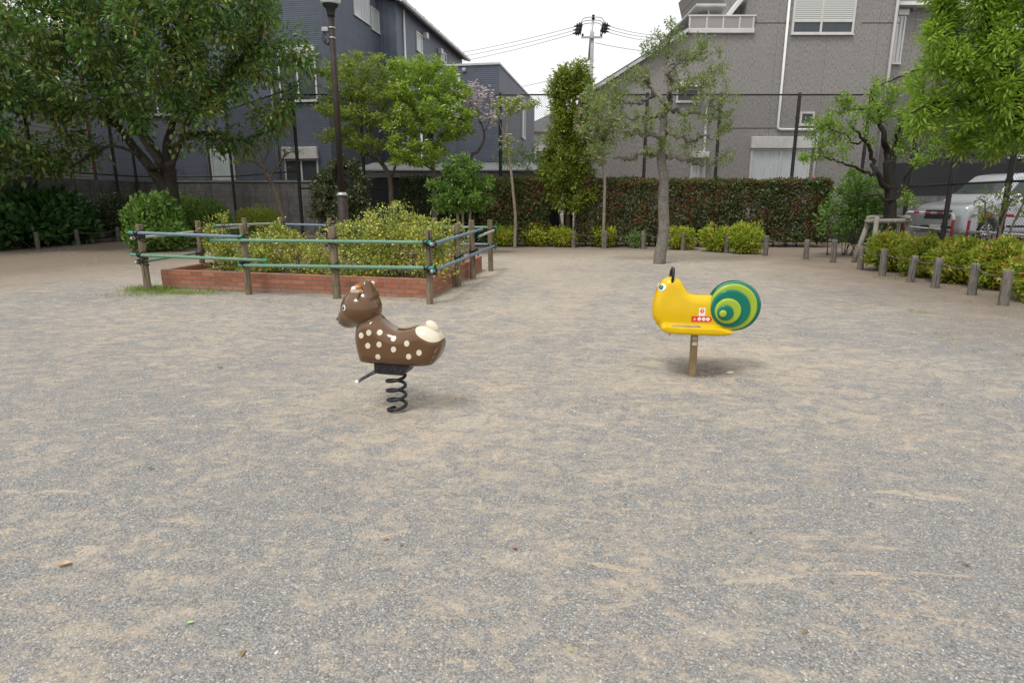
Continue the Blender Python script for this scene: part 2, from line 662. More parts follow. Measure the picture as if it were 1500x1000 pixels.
def shrub(name, label, ells, mats, leafn=2500, L=(.04, .07), asp=.5, seed=1, cat='shrub', group=None, stems=7, base=None, clump=.55, up=.5,
          flowers=None, spiky=0.0, hollow=.55, stemr=.012, gap=.25, sprigs=0, sprigl=(.12, .3), sprigk=12, sub=38, subr=(.16, .3)):
    """leafy mound: each ellipsoid is broken into many sub-clumps, on a few visible stems"""
    r = np.random.default_rng(seed)
    E6 = np.array([e[:6] for e in ells])
    if base is None:
        base = np.array([E6[:, 0].mean(), E6[:, 1].mean(), 0.0])
    base = np.array(base, float)
    root = thing(name, label, cat, base, group)
    # sub-clumps on the ellipsoid shells
    vol = np.cbrt(E6[:, 3] * E6[:, 4] * E6[:, 5])
    k = r.choice(len(E6), sub, p=vol ** 2 / (vol ** 2).sum())
    d = unit(r.normal(size=(sub, 3)) + np.array([0, -.25, .15]))
    cc = E6[k, :3] + d * E6[k, 3:6] * r.uniform(.45, .92, (sub, 1))
    cr = vol[k] * r.uniform(subr[0], subr[1], sub) * 1.6
    n1 = int(leafn * clump)
    q = r.choice(sub, n1, p=cr ** 2 / (cr ** 2).sum())
    dd = unit(r.normal(size=(n1, 3)))
    P1 = cc[q] + dd * (cr[q] * r.uniform(.35, 1, n1) ** .5)[:, None]
    n2 = leafn - n1
    P2 = ell_pts([tuple(e) for e in E6], n2, seed + 5, hollow)
    D2 = unit(P2 - E6[:, :3].mean(0))
    Pn = np.concatenate([P1, P2]); O = np.concatenate([dd, D2])
    nz = bez_noise(seed)(Pn, 7.0)
    keep = (nz > -1 + gap * 2 * (r.uniform(size=len(Pn)) > .35)) & (Pn[:, 2] > .02)
    Pn, O = Pn[keep], O[keep]
    n = len(Pn)
    D = unit(O * .7 + rdir(n) * .7 + np.array([0, 0, up * .6]))
    Nn = unit(O * .6 + np.array([0, -.15, up]) + rdir(n) * .5)
    Ls = rng.uniform(L[0], L[1], n)
    mb = MB()
    add_leaves(mb, Pn, D, Nn, Ls, Ls * asp * rng.uniform(.8, 1.2, n))
    twigs = []
    for i in range(sprigs):
        q = r.integers(n)
        d0 = unit(O[q] * .8 + np.array([0, -.1, .9]) + r.normal(size=3) * .35)
        l0 = r.uniform(*sprigl)
        ts = np.linspace(-.25, 1, sprigk)
        bend = r.normal(size=3) * .25
        qs = Pn[q] + np.outer(ts * l0, d0) + np.outer(ts ** 2 * l0, bend)
        twigs.append(qs)
        rd = rdir(sprigk)
        ll = rng.uniform(L[0], L[1], sprigk) * (1.1 - .5 * np.clip(ts, 0, 1))
        add_leaves(mb, qs + rd * .006, unit(rd + d0 * .6), unit(np.array([0, -.2, .8]) + rdir(sprigk) * .5), ll, ll * asp)
    mb.build('foliage', mats[1], root)
    mb = MB()
    for qs in twigs:
        tube(mb, qs[::3], [stemr * .3] * len(qs[::3]), 3)
    for i in range(stems):
        e = E6[r.integers(len(E6))]
        tp = e[:3] + unit(r.normal(size=3) + np.array([0, -.2, .4])) * e[3:6] * .8
        b0 = base + np.array([r.normal() * E6[:, 3].max() * .25, r.normal() * .08, 0])
        if len(ells) > 1:
            b0[0] += (e[0] - base[0]) * .6; b0[1] += (e[1] - base[1]) * .6
        mid = (b0 + tp) / 2 + r.normal(size=3) * .06
        q = spline([b0, mid, tp], 4)
        tube(mb, q, np.linspace(stemr, stemr * .35, len(q)), 5)
        for s in range(3):
            st = q[r.integers(3, len(q) - 1)]
            en = e[:3] + unit(r.normal(size=3)) * e[3:6] * .85
            tube(mb, [st, (st + en) / 2 + r.normal(size=3) * .04, en], [stemr * .5, stemr * .35, stemr * .2], 4)
    mb.build('stem', mats[0], root, smooth=True)
    if flowers:
        nf, fs, fm = flowers
        k = r.choice(len(Pn), nf)
        C = Pn[k] + O[k] * .05
        mb = MB()
        for j in range(5):
            t1 = unit(np.cross(O[k], np.array([0.1, .2, 1])))
            t2 = np.cross(O[k], t1)
            th = j * 2 * math.pi / 5
            D = unit(t1 * math.cos(th) + t2 * math.sin(th) + O[k] * .4)
            add_leaves(mb, C, D, O[k], np.full(nf, fs), np.full(nf, fs * .8))
        mb.build('blossom', fm, root)
    return root


def hedge(name, label, x0, x1, y0, y1, z1, mats, leafn, L=(.04, .065), asp=.5, seed=3, cat='hedge', group=None, zb=.15, bump=.07, fl=None):
    r = np.random.default_rng(seed)
    base = ((x0 + x1) / 2, (y0 + y1) / 2, 0)
    root = thing(name, label, cat, base, group)
    n = leafn
    w, d, h = x1 - x0, y1 - y0, z1 - zb
    aF, aT, aE = w * h, w * d, d * h
    p = np.array([aF * 1.0, aT, aE, aE, aF * .35])
    s = r.choice(5, n, p=p / p.sum())
    a, b = r.uniform(size=n), r.uniform(size=n)
    ins = -np.abs(r.normal(size=n)) * .11 + r.uniform(-.02, .04, n)
    Pn = np.zeros((n, 3)); O = np.zeros((n, 3))
    for k, (nx, fx) in enumerate([((0, -1, 0), lambda m: (x0 + w * a[m], y0 + 0 * a[m], zb + h * b[m])), ((0, 0, 1), lambda m: (x0 + w * a[m], y0 + d * b[m], z1 + 0 * a[m])),
                                  ((-1, 0, 0), lambda m: (x0 + 0 * a[m], y0 + d * a[m], zb + h * b[m])), ((1, 0, 0), lambda m: (x1 + 0 * a[m], y0 + d * a[m], zb + h * b[m])),
                                  ((0, 1, 0), lambda m: (x0 + w * a[m], y1 + 0 * a[m], zb + h * b[m]))]):
        m = s == k
        Pn[m] = np.stack(fx(m), -1)
        O[m] = nx
    f = bez_noise(seed)
    Pn += O * (ins + bump * f(Pn, 3.2) + bump * .6 * f(Pn[:, [1, 0, 2]], 8.0))[:, None]
    keep = f(Pn[:, [2, 1, 0]], 6.0) > -1.15 + .25 * (Pn[:, 2] < .5)
    Pn, O = Pn[keep], O[keep]
    n = len(Pn)
    D = unit(O * .6 + rdir(n) * .9 + np.array([0, 0, .25]))
    Nn = unit(O * .7 + np.array([0, 0, .4]) + rdir(n) * .6)
    Ls = rng.uniform(L[0], L[1], n)
    mb = MB()
    add_leaves(mb, Pn, D, Nn, Ls, Ls * asp)
    mb.build('foliage', mats[1], root)
    mb = MB()
    for i in range(int(w / .35) + 1):
        x = x0 + .15 + i * .35 + r.normal() * .05
        y = (y0 + y1) / 2 + r.normal() * .05
        for q in range(4):
            e = np.array([x + r.normal() * .2, y + r.normal() * d * .28, z1 * r.uniform(.6, .95)])
            tube(mb, spline([np.array([x, y, 0]), np.array([x + r.normal() * .05, y, z1 * .35]), e], 3), np.linspace(.022, .006, 7), 5)
    mb.build('stem', mats[0], root, smooth=True)
    if fl:
        nf, fs, fm, zlo = fl
        k = np.where(Pn[:, 2] > zlo)[0]
        cl = f(Pn[k], 5.0) > .0
        k = r.choice(k[cl] if cl.sum() > 10 else k, nf)
        mb = MB()
        Pf = Pn[k] + O[k] * .03
        add_leaves(mb, Pf, unit(O[k] * .7 + rdir(nf) * .6 + np.array([0, 0, .5])), unit(O[k] + rdir(nf) * .4), rng.uniform(fs * .7, fs * 1.2, nf), np.full(nf, fs * .42))
        mb.build('young_leaves', fm, root)
    return root

# ------------------------------------------------------------------ shared materials
SN = G(1015, 542)          # foot of the snail's post
DE = G(581, 598)           # foot of the deer's spring


def ground_fn(t, co):
    flat = t.scalev(co, (1, 1, 0))
    n0 = t.noise(flat, .16, 3, .5, .4)
    n1 = t.noise(flat, .55, 6, .62, .6)
    n2 = t.noise(t.scalev(co, (1.0, 1.45, 0)), 4.6, 8, .70, 1.0)
    n3 = t.noise(flat, 17, 5, .7, .4)
    m = t.math('ADD', t.math('MULTIPLY', n1, .22), t.math('ADD', t.math('MULTIPLY', n2, .48), t.math('MULTIPLY', n3, .30)))
    sep = t.n('ShaderNodeSeparateXYZ', None, Vector=co)
    far = t.n('ShaderNodeMapRange', None, Value=sep.outputs[1], From_Min=5.0, From_Max=17.0, To_Min=0.0, To_Max=.085).outputs[0]
    toy = t.math('MINIMUM', t.n('ShaderNodeVectorMath', dict(operation='DISTANCE'), i0=flat, i1=(float(SN[0]), float(SN[1]), 0)).outputs['Value'],
               t.n('ShaderNodeVectorMath', dict(operation='DISTANCE'), i0=flat, i1=(float(DE[0]), float(DE[1]), 0)).outputs['Value'])
    worn = t.n('ShaderNodeMapRange', None, Value=toy, From_Min=.35, From_Max=1.5, To_Min=.045, To_Max=0.0).outputs[0]
    m = t.math('ADD', t.math('ADD', m, worn), t.math('ADD', far, t.math('MULTIPLY', t.math('SUBTRACT', n0, .5), .22)))
    sand = t.ramp(m, [(.463, 0.0), (.516, .40), (.585, .90)])
    drag = t.noise(t.n('ShaderNodeMapping', None, Vector=flat, Rotation=(0, 0, R(32)), Scale=(.8, 3.2, 1)).outputs[0], 2.0, 8, .68, .9)
    crisp = t.ramp(drag, [(.595, 0.0), (.635, .85)])
    sand = t.math('MAXIMUM', sand, crisp)
    v1 = t.vor(flat, 125)
    v2 = t.vor(flat, 290)
    g1 = t.ramp(t.n('ShaderNodeSeparateColor', None, Color=v1.outputs['Color']).outputs[0],
                [(0, (.088, .088, .088)), (.4, (.222, .219, .210)), (.75, (.35, .342, .325)), (.9, (.38, .315, .25)), (1.0, (.70, .69, .66))])
    g2 = t.ramp(t.n('ShaderNodeSeparateColor', None, Color=v2.outputs['Color']).outputs[0],
                [(0, (.13, .129, .127)), (.55, (.30, .293, .277)), (1.0, (.50, .487, .455))])
    grav = t.mix(t.ramp(n3, [(.38, .25), (.62, .9)]), g2, g1)
    grav = t.mix(t.ramp(v1.outputs['Distance'], [(.25, 0.0), (.9, .6)]), grav, (.13, .125, .12))
    s2 = t.noise(flat, 60, 5, .7)
    scol = t.mix(s2, (.37, .288, .203), (.53, .434, .322))
    scol = t.mix(t.ramp(t.noise(flat, 1.7, 4, .6), [(.35, 0.0), (.7, 1.0)]), scol, t.mix(s2, (.335, .285, .220), (.48, .422, .340)))
    sandspeck = t.mix(t.ramp(t.n('ShaderNodeSeparateColor', None, Color=v1.outputs['Color']).outputs[1], [(.80, 0.0), (.86, .8)]), scol, grav)
    col = t.mix(sand, grav, sandspeck)
    # darker soil towards the beds, moist brown with litter
    soil = t.mix(t.noise(flat, 40, 4, .7), (.115, .088, .065), (.27, .215, .165))
    e1 = t.n('ShaderNodeMapRange', None, Value=t.math('ADD', sep.outputs[1], t.math('MULTIPLY', t.noise(flat, 1.1, 5, .65), 3.0)), From_Min=17.2, From_Max=20.8).outputs[0]
    e2 = t.n('ShaderNodeMapRange', None, Value=t.math('ADD', sep.outputs[0], t.math('MULTIPLY', t.noise(flat, 1.4, 5, .65), 3.0)), From_Min=5.9, From_Max=8.9).outputs[0]
    e3 = t.n('ShaderNodeMapRange', None, Value=t.math('ADD', t.math('SUBTRACT', t.math('MULTIPLY', sep.outputs[1], .62), sep.outputs[0]), t.math('MULTIPLY', t.noise(flat, .9, 5, .65), 3.0)), From_Min=15.2, From_Max=20.6).outputs[0]
    edge = t.math('MAXIMUM', t.math('MAXIMUM', e1, e2), e3)
    col = t.mix(t.math('MULTIPLY', edge, .9), col, soil)
    hole = t.ramp(t.n('ShaderNodeVectorMath', dict(operation='DISTANCE'), i0=flat, i1=(float(SN[0]) + .14, float(SN[1]) + .06, 0)).outputs['Value'], [(.10, .95), (.38, 0.0)])  # dark exposed gravel by the post, also deepening the dug-out's shade in colour
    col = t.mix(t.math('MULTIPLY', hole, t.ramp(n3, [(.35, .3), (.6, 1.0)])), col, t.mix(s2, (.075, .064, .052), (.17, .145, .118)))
    h = t.math('ADD', t.math('MULTIPLY', t.math('MULTIPLY', v1.outputs['Distance'], -1.0), t.math('SUBTRACT', 1.0, t.math('MULTIPLY', sand, .75))),
               t.math('ADD', t.math('MULTIPLY', n3, .9), t.math('MULTIPLY', n2, 1.6)))
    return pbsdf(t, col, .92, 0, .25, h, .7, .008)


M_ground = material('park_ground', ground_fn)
M_soil = varied('bed_soil', (.09, .065, .045), (.20, .15, .10), 9, .95, bumpscale=45, bstr=.8, bdist=.02, spec=.2, speck=(70, .38, (.30, .25, .18)))
M_asphalt = varied('asphalt', (.05, .05, .052), (.085, .083, .08), 3, .9, bumpscale=120, bstr=.4, bdist=.004)
M_gravel = material('gravel_grain', lambda t, co: pbsdf(t, t.ramp(t.n('ShaderNodeNewGeometry').outputs['Random Per Island'],
            [(0, (.16, .165, .17)), (.4, (.30, .30, .29)), (.75, (.42, .41, .39)), (.88, (.45, .36, .27)), (1, (.62, .61, .58))]), .85, 0, .3))


def plastic(name, col, rough=.22, coat=.5, wear=None, spec=.35, second=None):
    def fn(t, co):
        n = t.noise(co, 9, 5, .6)
        c = t.mix(t.ramp(n, [(.35, 0.0), (.7, .22)]), col, tuple(min(1, q * 1.25 + .02) for q in col))
        if second: c = t.mix(second(t, co)[0], c, second(t, co)[1])
        sc = t.noise(co, 55, 4, .75)
        c = t.mix(t.ramp(sc, [(.69, 0.0), (.73, .6)]), c, wear or tuple(q * .6 for q in col))
        b = t.noise(co, 14, 3, .5)
        return pbsdf(t, c, t.math('ADD', t.math('MULTIPLY', n, .16), rough - .06), 0, spec, b, .08, .01, coat)
    return material(name, fn)


M_brown = plastic('brown_gloss', (.115, .056, .021), .15, .55, (.25, .17, .11))
M_cream = plastic('cream_gloss', (.66, .58, .45), .3, .3, (.4, .22, .15))
M_orange = plastic('orange_grip', (.85, .24, .015), .4, .1)
M_white = plastic('white_plastic', (.82, .82, .80), .35, .2)
M_black = plastic('black_gloss', (.012, .012, .013), .3, .3)
M_yellow = plastic('yellow_gloss', (.64, .41, .001), .22, .12, (.75, .55, .1))
M_teal = plastic('teal_gloss', (.001, .150, .098), .17, .25, (.01, .2, .13))
M_lime = plastic('lime_gloss', (.32, .42, .035), .2, .25, (.5, .55, .1))
M_red = plastic('red_sticker', (.68, .025, .015), .4, .1)
M_steelblk = varied('black_painted_steel', (.014, .015, .016), (.03, .03, .032), 30, .45, .3, 60, .15, .002, speck=(40, .36, (.10, .07, .05)))
M_galv = varied('galvanised_steel', (.30, .30, .30), (.45, .45, .44), 20, .42, .7)
M_tanpost = varied('tan_painted_steel', (.22, .155, .075), (.29, .21, .115), 12, .5, .0, 60, .15, .002, speck=(50, .36, (.14, .10, .06)))
M_grip = varied('worn_metal_tread', (.33, .31, .30), (.5, .48, .46), 40, .4, .6)


def rock_wood(name, c1, c2, c3, st=(14, 14, 1.6)):
    def fn(t, co):
        v = t.scalev(co, st)
        n = t.noise(v, 2.2, 6, .65, .4)
        c = t.mix(t.ramp(n, [(.3, 0.0), (.7, 1.0)]), c1, c2)
        g = t.noise(co, 5, 4, .6)
        c = t.mix(t.ramp(g, [(.48, 0.0), (.68, .8)]), c, c3)
        cr = t.noise(t.scalev(co, (34, 34, 1.1)), 1.6, 3, .5)
        c = t.mix(t.ramp(cr, [(.60, 0.0), (.66, .8)]), c, tuple(q * .28 for q in c1))
        return pbsdf(t, c, .88, 0, .2, t.math('SUBTRACT', n, t.math('MULTIPLY', cr, .7)), .6, .012)
    return material(name, fn)


M_wood = rock_wood('weathered_wood', (.12, .092, .058), (.27, .22, .15), (.11, .105, .055))
M_greywood = rock_wood('grey_weathered_wood', (.18, .165, .14), (.33, .31, .275), (.22, .20, .16))
M_bollard = rock_wood('mock_wood_concrete', (.112, .101, .087), (.215, .195, .17), (.09, .08, .064), (20, 20, 6))


def bark(name, c1, c2, c3, st=(6, 6, 2), bd=.02):
    def fn(t, co):
        v = t.scalev(co, st)
        n = t.noise(v, 3.5, 7, .68, .5)
        c = t.mix(t.ramp(n, [(.32, 0.0), (.68, 1.0)]), c1, c2)
        g = t.noise(co, 3.0, 5, .65)
        c = t.mix(t.ramp(g, [(.5, 0.0), (.66, .75)]), c, c3)
        return pbsdf(t, c, .9, 0, .2, n, .9, bd)
    return material(name, fn)


M_bark_dark = bark('dark_bark', (.030, .024, .020), (.085, .07, .058), (.055, .055, .04), (3, 3, 9))
M_bark_black = bark('blackish_bark', (.018, .015, .013), (.055, .046, .04), (.04, .038, .03), (5, 5, 5), .03)
M_bark_grey = bark('pale_grey_bark', (.12, .107, .092), (.28, .255, .22), (.10, .10, .07), (9, 9, 6), .03)
M_bark_tan = bark('tan_bark', (.17, .135, .10), (.33, .275, .21), (.12, .10, .08), (9, 9, 2), .008)
M_bark_brown = bark('brown_bark', (.06, .048, .038), (.14, .115, .09), (.09, .085, .06))


def pipe(name, c):
    def fn(t, co):
        n = t.noise(co, 30, 5, .7)
        c2 = t.mix(t.ramp(n, [(.42, 0.0), (.72, .75)]), c, tuple(min(1, .5 * q + .22) for q in c))
        return pbsdf(t, c2, .5, 0, .4, n, .15, .003)
    return material(name, fn)


M_pgreen = pipe('faded_green_bamboo', (.095, .23, .14))
M_pblue = pipe('faded_blue_bamboo', (.12, .19, .255))
M_ppale = pipe('faded_pale_bamboo', (.32, .37, .30))
M_capt = plastic('teal_cap', (.01, .30, .22), .4, .1)
M_rope = varied('black_rope', (.010, .010, .011), (.025, .025, .026), 60, .9, bumpscale=200, bstr=.5)
M_fiber = varied('grey_rope', (.09, .08, .068), (.16, .145, .125), 60, .9, bumpscale=200, bstr=.5)


def brick_fn(d):
    def fn(t, co):
        sep = t.n('ShaderNodeSeparateXYZ', None, Vector=co)
        h = t.math('ADD', t.math('MULTIPLY', sep.outputs[0], float(d[0])), t.math('MULTIPLY', sep.outputs[1], float(d[1])))
        v = t.n('ShaderNodeCombineXYZ', None, X=h, Y=sep.outputs[2], Z=0.0).outputs[0]
        b = t.n('ShaderNodeTexBrick', dict(offset=.5), Vector=v, Color1=(.0, .0, .0), Color2=(1.0, 1.0, 1.0), Mortar=(.5, .5, .5), Scale=1.0, Mortar_Size=.008, Mortar_Smooth=.15, Bias=0.0, Brick_Width=.235, Row_Height=.075)
        r = t.n('ShaderNodeSeparateColor', None, Color=b.outputs[0]).outputs[0]
        c = t.ramp(r, [(0, (.26, .082, .042)), (.5, (.37, .118, .058)), (1, (.46, .17, .09))])
        n = t.noise(co, 26, 6, .7)
        c = t.mix(t.ramp(n, [(.4, 0.0), (.75, .5)]), c, (.42, .25, .19))
        low = t.n('ShaderNodeMapRange', None, Value=t.math('ADD', sep.outputs[2], t.math('MULTIPLY', t.noise(co, 6, 4, .6), .16)), From_Min=.05, From_Max=.20, To_Min=.75, To_Max=0.0).outputs[0]
        c = t.mix(low, c, (.33, .24, .18))
        c = t.mix(b.outputs[1], c, t.mix(n, (.13, .11, .09), (.24, .205, .17)))
        hgt = t.math('SUBTRACT', t.math('MULTIPLY', n, .25), b.outputs[1])
        return pbsdf(t, c, .85, 0, .3, hgt, .9, .008)
    return fn


# ------------------------------------------------------------------ the ground
def graded(a, b, fine, c, far):
    xs = [c]
    s = fine
    while xs[-1] < b:
        xs.append(xs[-1] + s)
        if xs[-1] > c + 1.0: s *= 1.05
    xs2 = [c]
    s = fine
    while xs2[-1] > a:
        xs2.append(xs2[-1] - s)
        if xs2[-1] < c - 1.0: s *= 1.05
    r = sorted(set(xs2[1:] + xs))
    return np.array([-far] + r + [far])


gx = np.unique(np.concatenate([np.arange(-14, 14.01, .12), np.arange(-2, 2.6, .05), [-400, -60, -25, 25, 60, 400]]))
gy = np.unique(np.concatenate([np.arange(0, 24.01, .12), np.arange(3.6, 6.4, .05), [-60, -15, -4, 30, 60, 400]]))
XX, YY = np.meshgrid(gx, gy, indexing='ij')
f_g = bez_noise(5)
q3 = np.stack([XX, YY, 0 * XX], -1).reshape(-1, 3)
ZZ = (f_g(q3, .8) * .012 + f_g(q3 + 3, 2.6) * .008 + f_g(q3 + 9, 6.0) * .005).reshape(XX.shape)
ZZ[(np.abs(XX) > 15) | (YY < -1) | (YY > 25)] = 0
for c, rr, dp in ((SN + np.array([.06, .05, 0]), .34, .055), (DE, .30, .016)):
    d = np.sqrt((XX - c[0]) ** 2 * .6 + (YY - c[1]) ** 2)
    ZZ += -dp * np.exp(-(d / (rr * .6)) ** 2) + dp * .38 * np.exp(-((d - rr * 1.15) / (rr * .45)) ** 2)
nx, ny = XX.shape
V = np.stack([XX, YY, ZZ], -1).reshape(-1, 3)
i = np.arange(nx - 1)[:, None]; j = np.arange(ny - 1)[None, :]
F = np.stack([i * ny + j, (i + 1) * ny + j, (i + 1) * ny + j + 1, i * ny + j + 1], -1).reshape(-1, 4)
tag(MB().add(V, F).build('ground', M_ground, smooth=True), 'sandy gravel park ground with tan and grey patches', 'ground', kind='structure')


def gz(x, y):
    i = int(np.clip(np.searchsorted(gx, x), 1, nx - 1)); j = int(np.clip(np.searchsorted(gy, y), 1, ny - 1))
    return float(ZZ[i - 1:i + 1, j - 1:j + 1].mean())


# loose gravel, thick near the viewer
ng = 52000
yy = 1.35 + rng.uniform(0, 1, ng) ** 1.9 * 7.5
xx = rng.uniform(-1, 1, ng) * (yy * .95 + .4)
qq = np.stack([xx, yy, 0 * xx], -1)
keep = (f_g(qq + 2, 2.2) + .6 * f_g(qq + 5, 5.0)) < .32 + rng.uniform(-.25, .5, ng)
xx, yy = xx[keep], yy[keep]
n = len(xx)
sz = (.0022 + .0042 * rng.uniform(0, 1, n) ** 4) * np.clip(yy / 3.0, .8, 1.35)
sz[rng.integers(0, n, 90)] *= 2.1
zi = np.clip(np.searchsorted(gx, xx), 1, nx - 1); zj = np.clip(np.searchsorted(gy, yy), 1, ny - 1)
zz = (ZZ[zi, zj] + ZZ[zi - 1, zj - 1] + ZZ[zi - 1, zj] + ZZ[zi, zj - 1]) / 4
o8 = np.array([[1, 0, 0], [0, 1, 0], [-1, 0, 0], [0, -1, 0], [.35, .3, .62], [-.3, -.2, .6]])
an = rng.uniform(0, 6.28, n)
sc = rng.uniform(.65, 1.3, (n, 6, 1))
Vb = o8[None] * sc
Vx = Vb[..., 0] * np.cos(an)[:, None] - Vb[..., 1] * np.sin(an)[:, None]
Vy = Vb[..., 0] * np.sin(an)[:, None] + Vb[..., 1] * np.cos(an)[:, None]
V = np.stack([xx[:, None] + Vx * sz[:, None], yy[:, None] + Vy * sz[:, None], zz[:, None] + Vb[..., 2] * sz[:, None] * 1.1 - .0003], -1)
fq = np.array([[0, 1, 4], [1, 5, 4], [1, 2, 5], [2, 3, 5], [3, 0, 4], [3, 4, 5]])
F = (np.arange(n)[:, None, None] * 6 + fq[None]).reshape(-1, 3)
tag(MB().add(V.reshape(-1, 3), F).build('gravel', M_gravel), 'loose grey gravel grains strewn over the sandy ground', 'gravel', kind='stuff')

# ------------------------------------------------------------------ decals on curved bodies
from mathutils.bvhtree import BVHTree


def bvh_of(V, F):
    return BVHTree.FromPolygons([tuple(v) for v in V], [tuple(int(k) for k in f) for f in F])


def cast(bv, u, v):
    d = ray(u, v)
    l, nn, i, dist = bv.ray_cast(Vector((0, 0, CAMZ)), Vector(d).normalized())
    return (np.array(l), np.array(nn)) if l is not None else (None, None)


def decal(mb, bv, c, nrm, pts, off=.0015, mi=0, up=(0, 0, 1), rings=3):
    """pts: outline (x right, y up) around the centre on the tangent plane, laid on the surface"""
    nrm = unit(nrm)
    X = unit(np.cross(np.asarray(up, float), nrm))
    Yv = np.cross(nrm, X)
    V = []
    for k in range(rings + 1):
        s = k / rings
        for x, y in (pts if k else pts[:1]):
            q = c + X * x * s + Yv * y * s
            l, nn, i, d = bv.find_nearest(Vector(q))
            nn = np.array(nn)
            if np.dot(nn, nrm) < 0: nn = -nn
            V.append(np.array(l) + nn * off)
    m = len(pts)
    F = [(0, 1 + j, 1 + (j + 1) % m) for j in range(m)]
    for k in range(1, rings):
        a, b = 1 + (k - 1) * m, 1 + k * m
        F += [(a + j, b + j, b + (j + 1) % m, a + (j + 1) % m) for j in range(m)]
    mb.add(np.array(V), F, mi)


def oval(rx, ry, n=18, rot=0.0):
    return [(rx * math.cos(t) * math.cos(rot) - ry * math.sin(t) * math.sin(rot), rx * math.cos(t) * math.sin(rot) + ry * math.sin(t) * math.cos(rot)) for t in np.arange(n) * 2 * math.pi / n]


def mirror(fr, p):
    """mirror a world point across the rider's middle plane"""
    q = np.asarray(p) - fr.o
    return fr.o + q - 2 * fr.B * np.dot(q, fr.B)


def local_mesh(fr, V):
    return fr.o + V[:, 0:1] * fr.A + V[:, 1:2] * fr.B + V[:, 2:3] * np.array([0, 0, 1.0])


# ------------------------------------------------------------------ the deer on its spring
DF = Fr(DE[0], DE[1], R(-14))
dpx = lambda x, y: (470 + x / 4.5455, 390 + y / 4.5455)
dh = lambda x, y, b=0.0: DF.hit(*dpx(x, y), b)
deer = thing('spring_deer', 'brown spotted deer spring rider on a black coil spring', 'spring rider', DE)
body_poly = spline([dh(*q) for q in [(300, 325), (385, 322), (415, 352), (455, 390), (500, 414), (550, 419), (600, 409), (645, 396), (692, 393), (742, 406), (788, 440),
                                     (812, 480), (818, 522), (804, 575), (772, 628), (728, 652), (600, 655), (450, 645), (312, 632), (283, 612), (268, 560), (256, 505), (251, 455), (256, 405), (272, 366)]], 4, True)
hc, mc = np.array(dh(272, 277)), np.array(dh(180, 352))


ear_poly = spline([dh(*q) for q in [(206, 182), (216, 142), (242, 112), (296, 91), (318, 93), (335, 124), (354, 165), (368, 205), (330, 225), (262, 200)]], 4, True)
pock = spline([dh(*q) for q in [(222, 166), (226, 142), (250, 124), (268, 121), (290, 136), (312, 166), (270, 166)]], 3, True)


def deer_sdf(x, y, z):
    d2 = sd_poly(x[:, :, 0] + 0 * z[:, 0, :], z[:, 0, :] + 0 * x[:, :, 0], body_poly)[:, None, :]
    hw = .122 - .03 * np.clip((z - .62) / .12, 0, 1)
    b = extrude_sd(d2, y, hw, .092)

    def ell(cx, cy, cz, rx, ry, rz):
        k0 = np.sqrt(((x - cx) / rx) ** 2 + ((y - cy) / ry) ** 2 + ((z - cz) / rz) ** 2)
        k1 = np.sqrt(((x - cx) / rx ** 2) ** 2 + ((y - cy) / ry ** 2) ** 2 + ((z - cz) / rz ** 2) ** 2)
        return k0 * (k0 - 1) / (k1 + 1e-9)
    head = ell(hc[0], 0, hc[1], .147, .148, .132)
    head = smin(head, ell(mc[0], 0, mc[1], .070, .070, .062), .075)
    tz = np.clip((z - (hc[1] + .06)) / .13, 0, 1)
    ed = extrude_sd(sd_poly(x[:, :, 0] + 0 * z[:, 0, :], z[:, 0, :] + 0 * x[:, :, 0], ear_poly)[:, None, :], y, .092 - .048 * tz, .036)
    pk = sd_poly(x[:, :, 0] + 0 * z[:, 0, :], z[:, 0, :] + 0 * x[:, :, 0], pock)[:, None, :]
    head = smin(head, ed, .022)
    head = np.maximum(head, -np.maximum(pk, .050 - np.abs(y)))
    return smin(b, head, .006)


dV, dF = surface_nets(deer_sdf, (-.48, -.16, .28), (.38, .16, 1.0), .0052, 2)
dW = local_mesh(DF, dV)
dB = bvh_of(dW, dF)
pc = np.array(dh(748, 412))


def rump(t, co):
    sx = t.n('ShaderNodeVectorMath', dict(operation='DOT_PRODUCT'), i0=co, i1=tuple(float(q) for q in DF.A)).outputs['Value']
    sz = t.n('ShaderNodeSeparateXYZ', None, Vector=co).outputs[2]
    x = t.math('SUBTRACT', sx, float(pc[0])); z = t.math('SUBTRACT', sz, float(pc[1]))
    ca, sa = math.cos(R(-24)), math.sin(R(-24))
    u_ = t.math('ADD', t.math('MULTIPLY', x, ca), t.math('MULTIPLY', z, sa))
    v_ = t.math('SUBTRACT', t.math('MULTIPLY', z, ca), t.math('MULTIPLY', x, sa))
    d = t.math('ADD', t.math('POWER', t.math('ABSOLUTE', t.math('DIVIDE', u_, .110)), 2.4), t.math('POWER', t.math('ABSOLUTE', t.math('DIVIDE', v_, .064)), 2.4))
    return t.ramp(d, [(.97, 1.0), (1.0, 0.0)]), (.66, .58, .45)


M_body = plastic('deer_body_paint', (.115, .056, .021), .15, .55, (.22, .15, .10), second=rump)
mb = MB()
mb.add(dW, dF, 0)
for x, y in [(268, 460), (319, 442), (392, 440), (484, 481), (572, 514), (313, 528), (388, 520), (484, 553), (654, 575), (585, 601), (380, 603)]:
    l, nn = cast(dB, *dpx(x, y))
    if l is None: continue
    decal(mb, dB, l, nn, oval(.0195, .022, rot=R(-25)), .0012, 1)
    lm = mirror(DF, l)
    nm = nn - 2 * DF.B * np.dot(nn, DF.B)
    decal(mb, dB, lm, nm, oval(.0195, .022, rot=R(25)), .0012, 1)
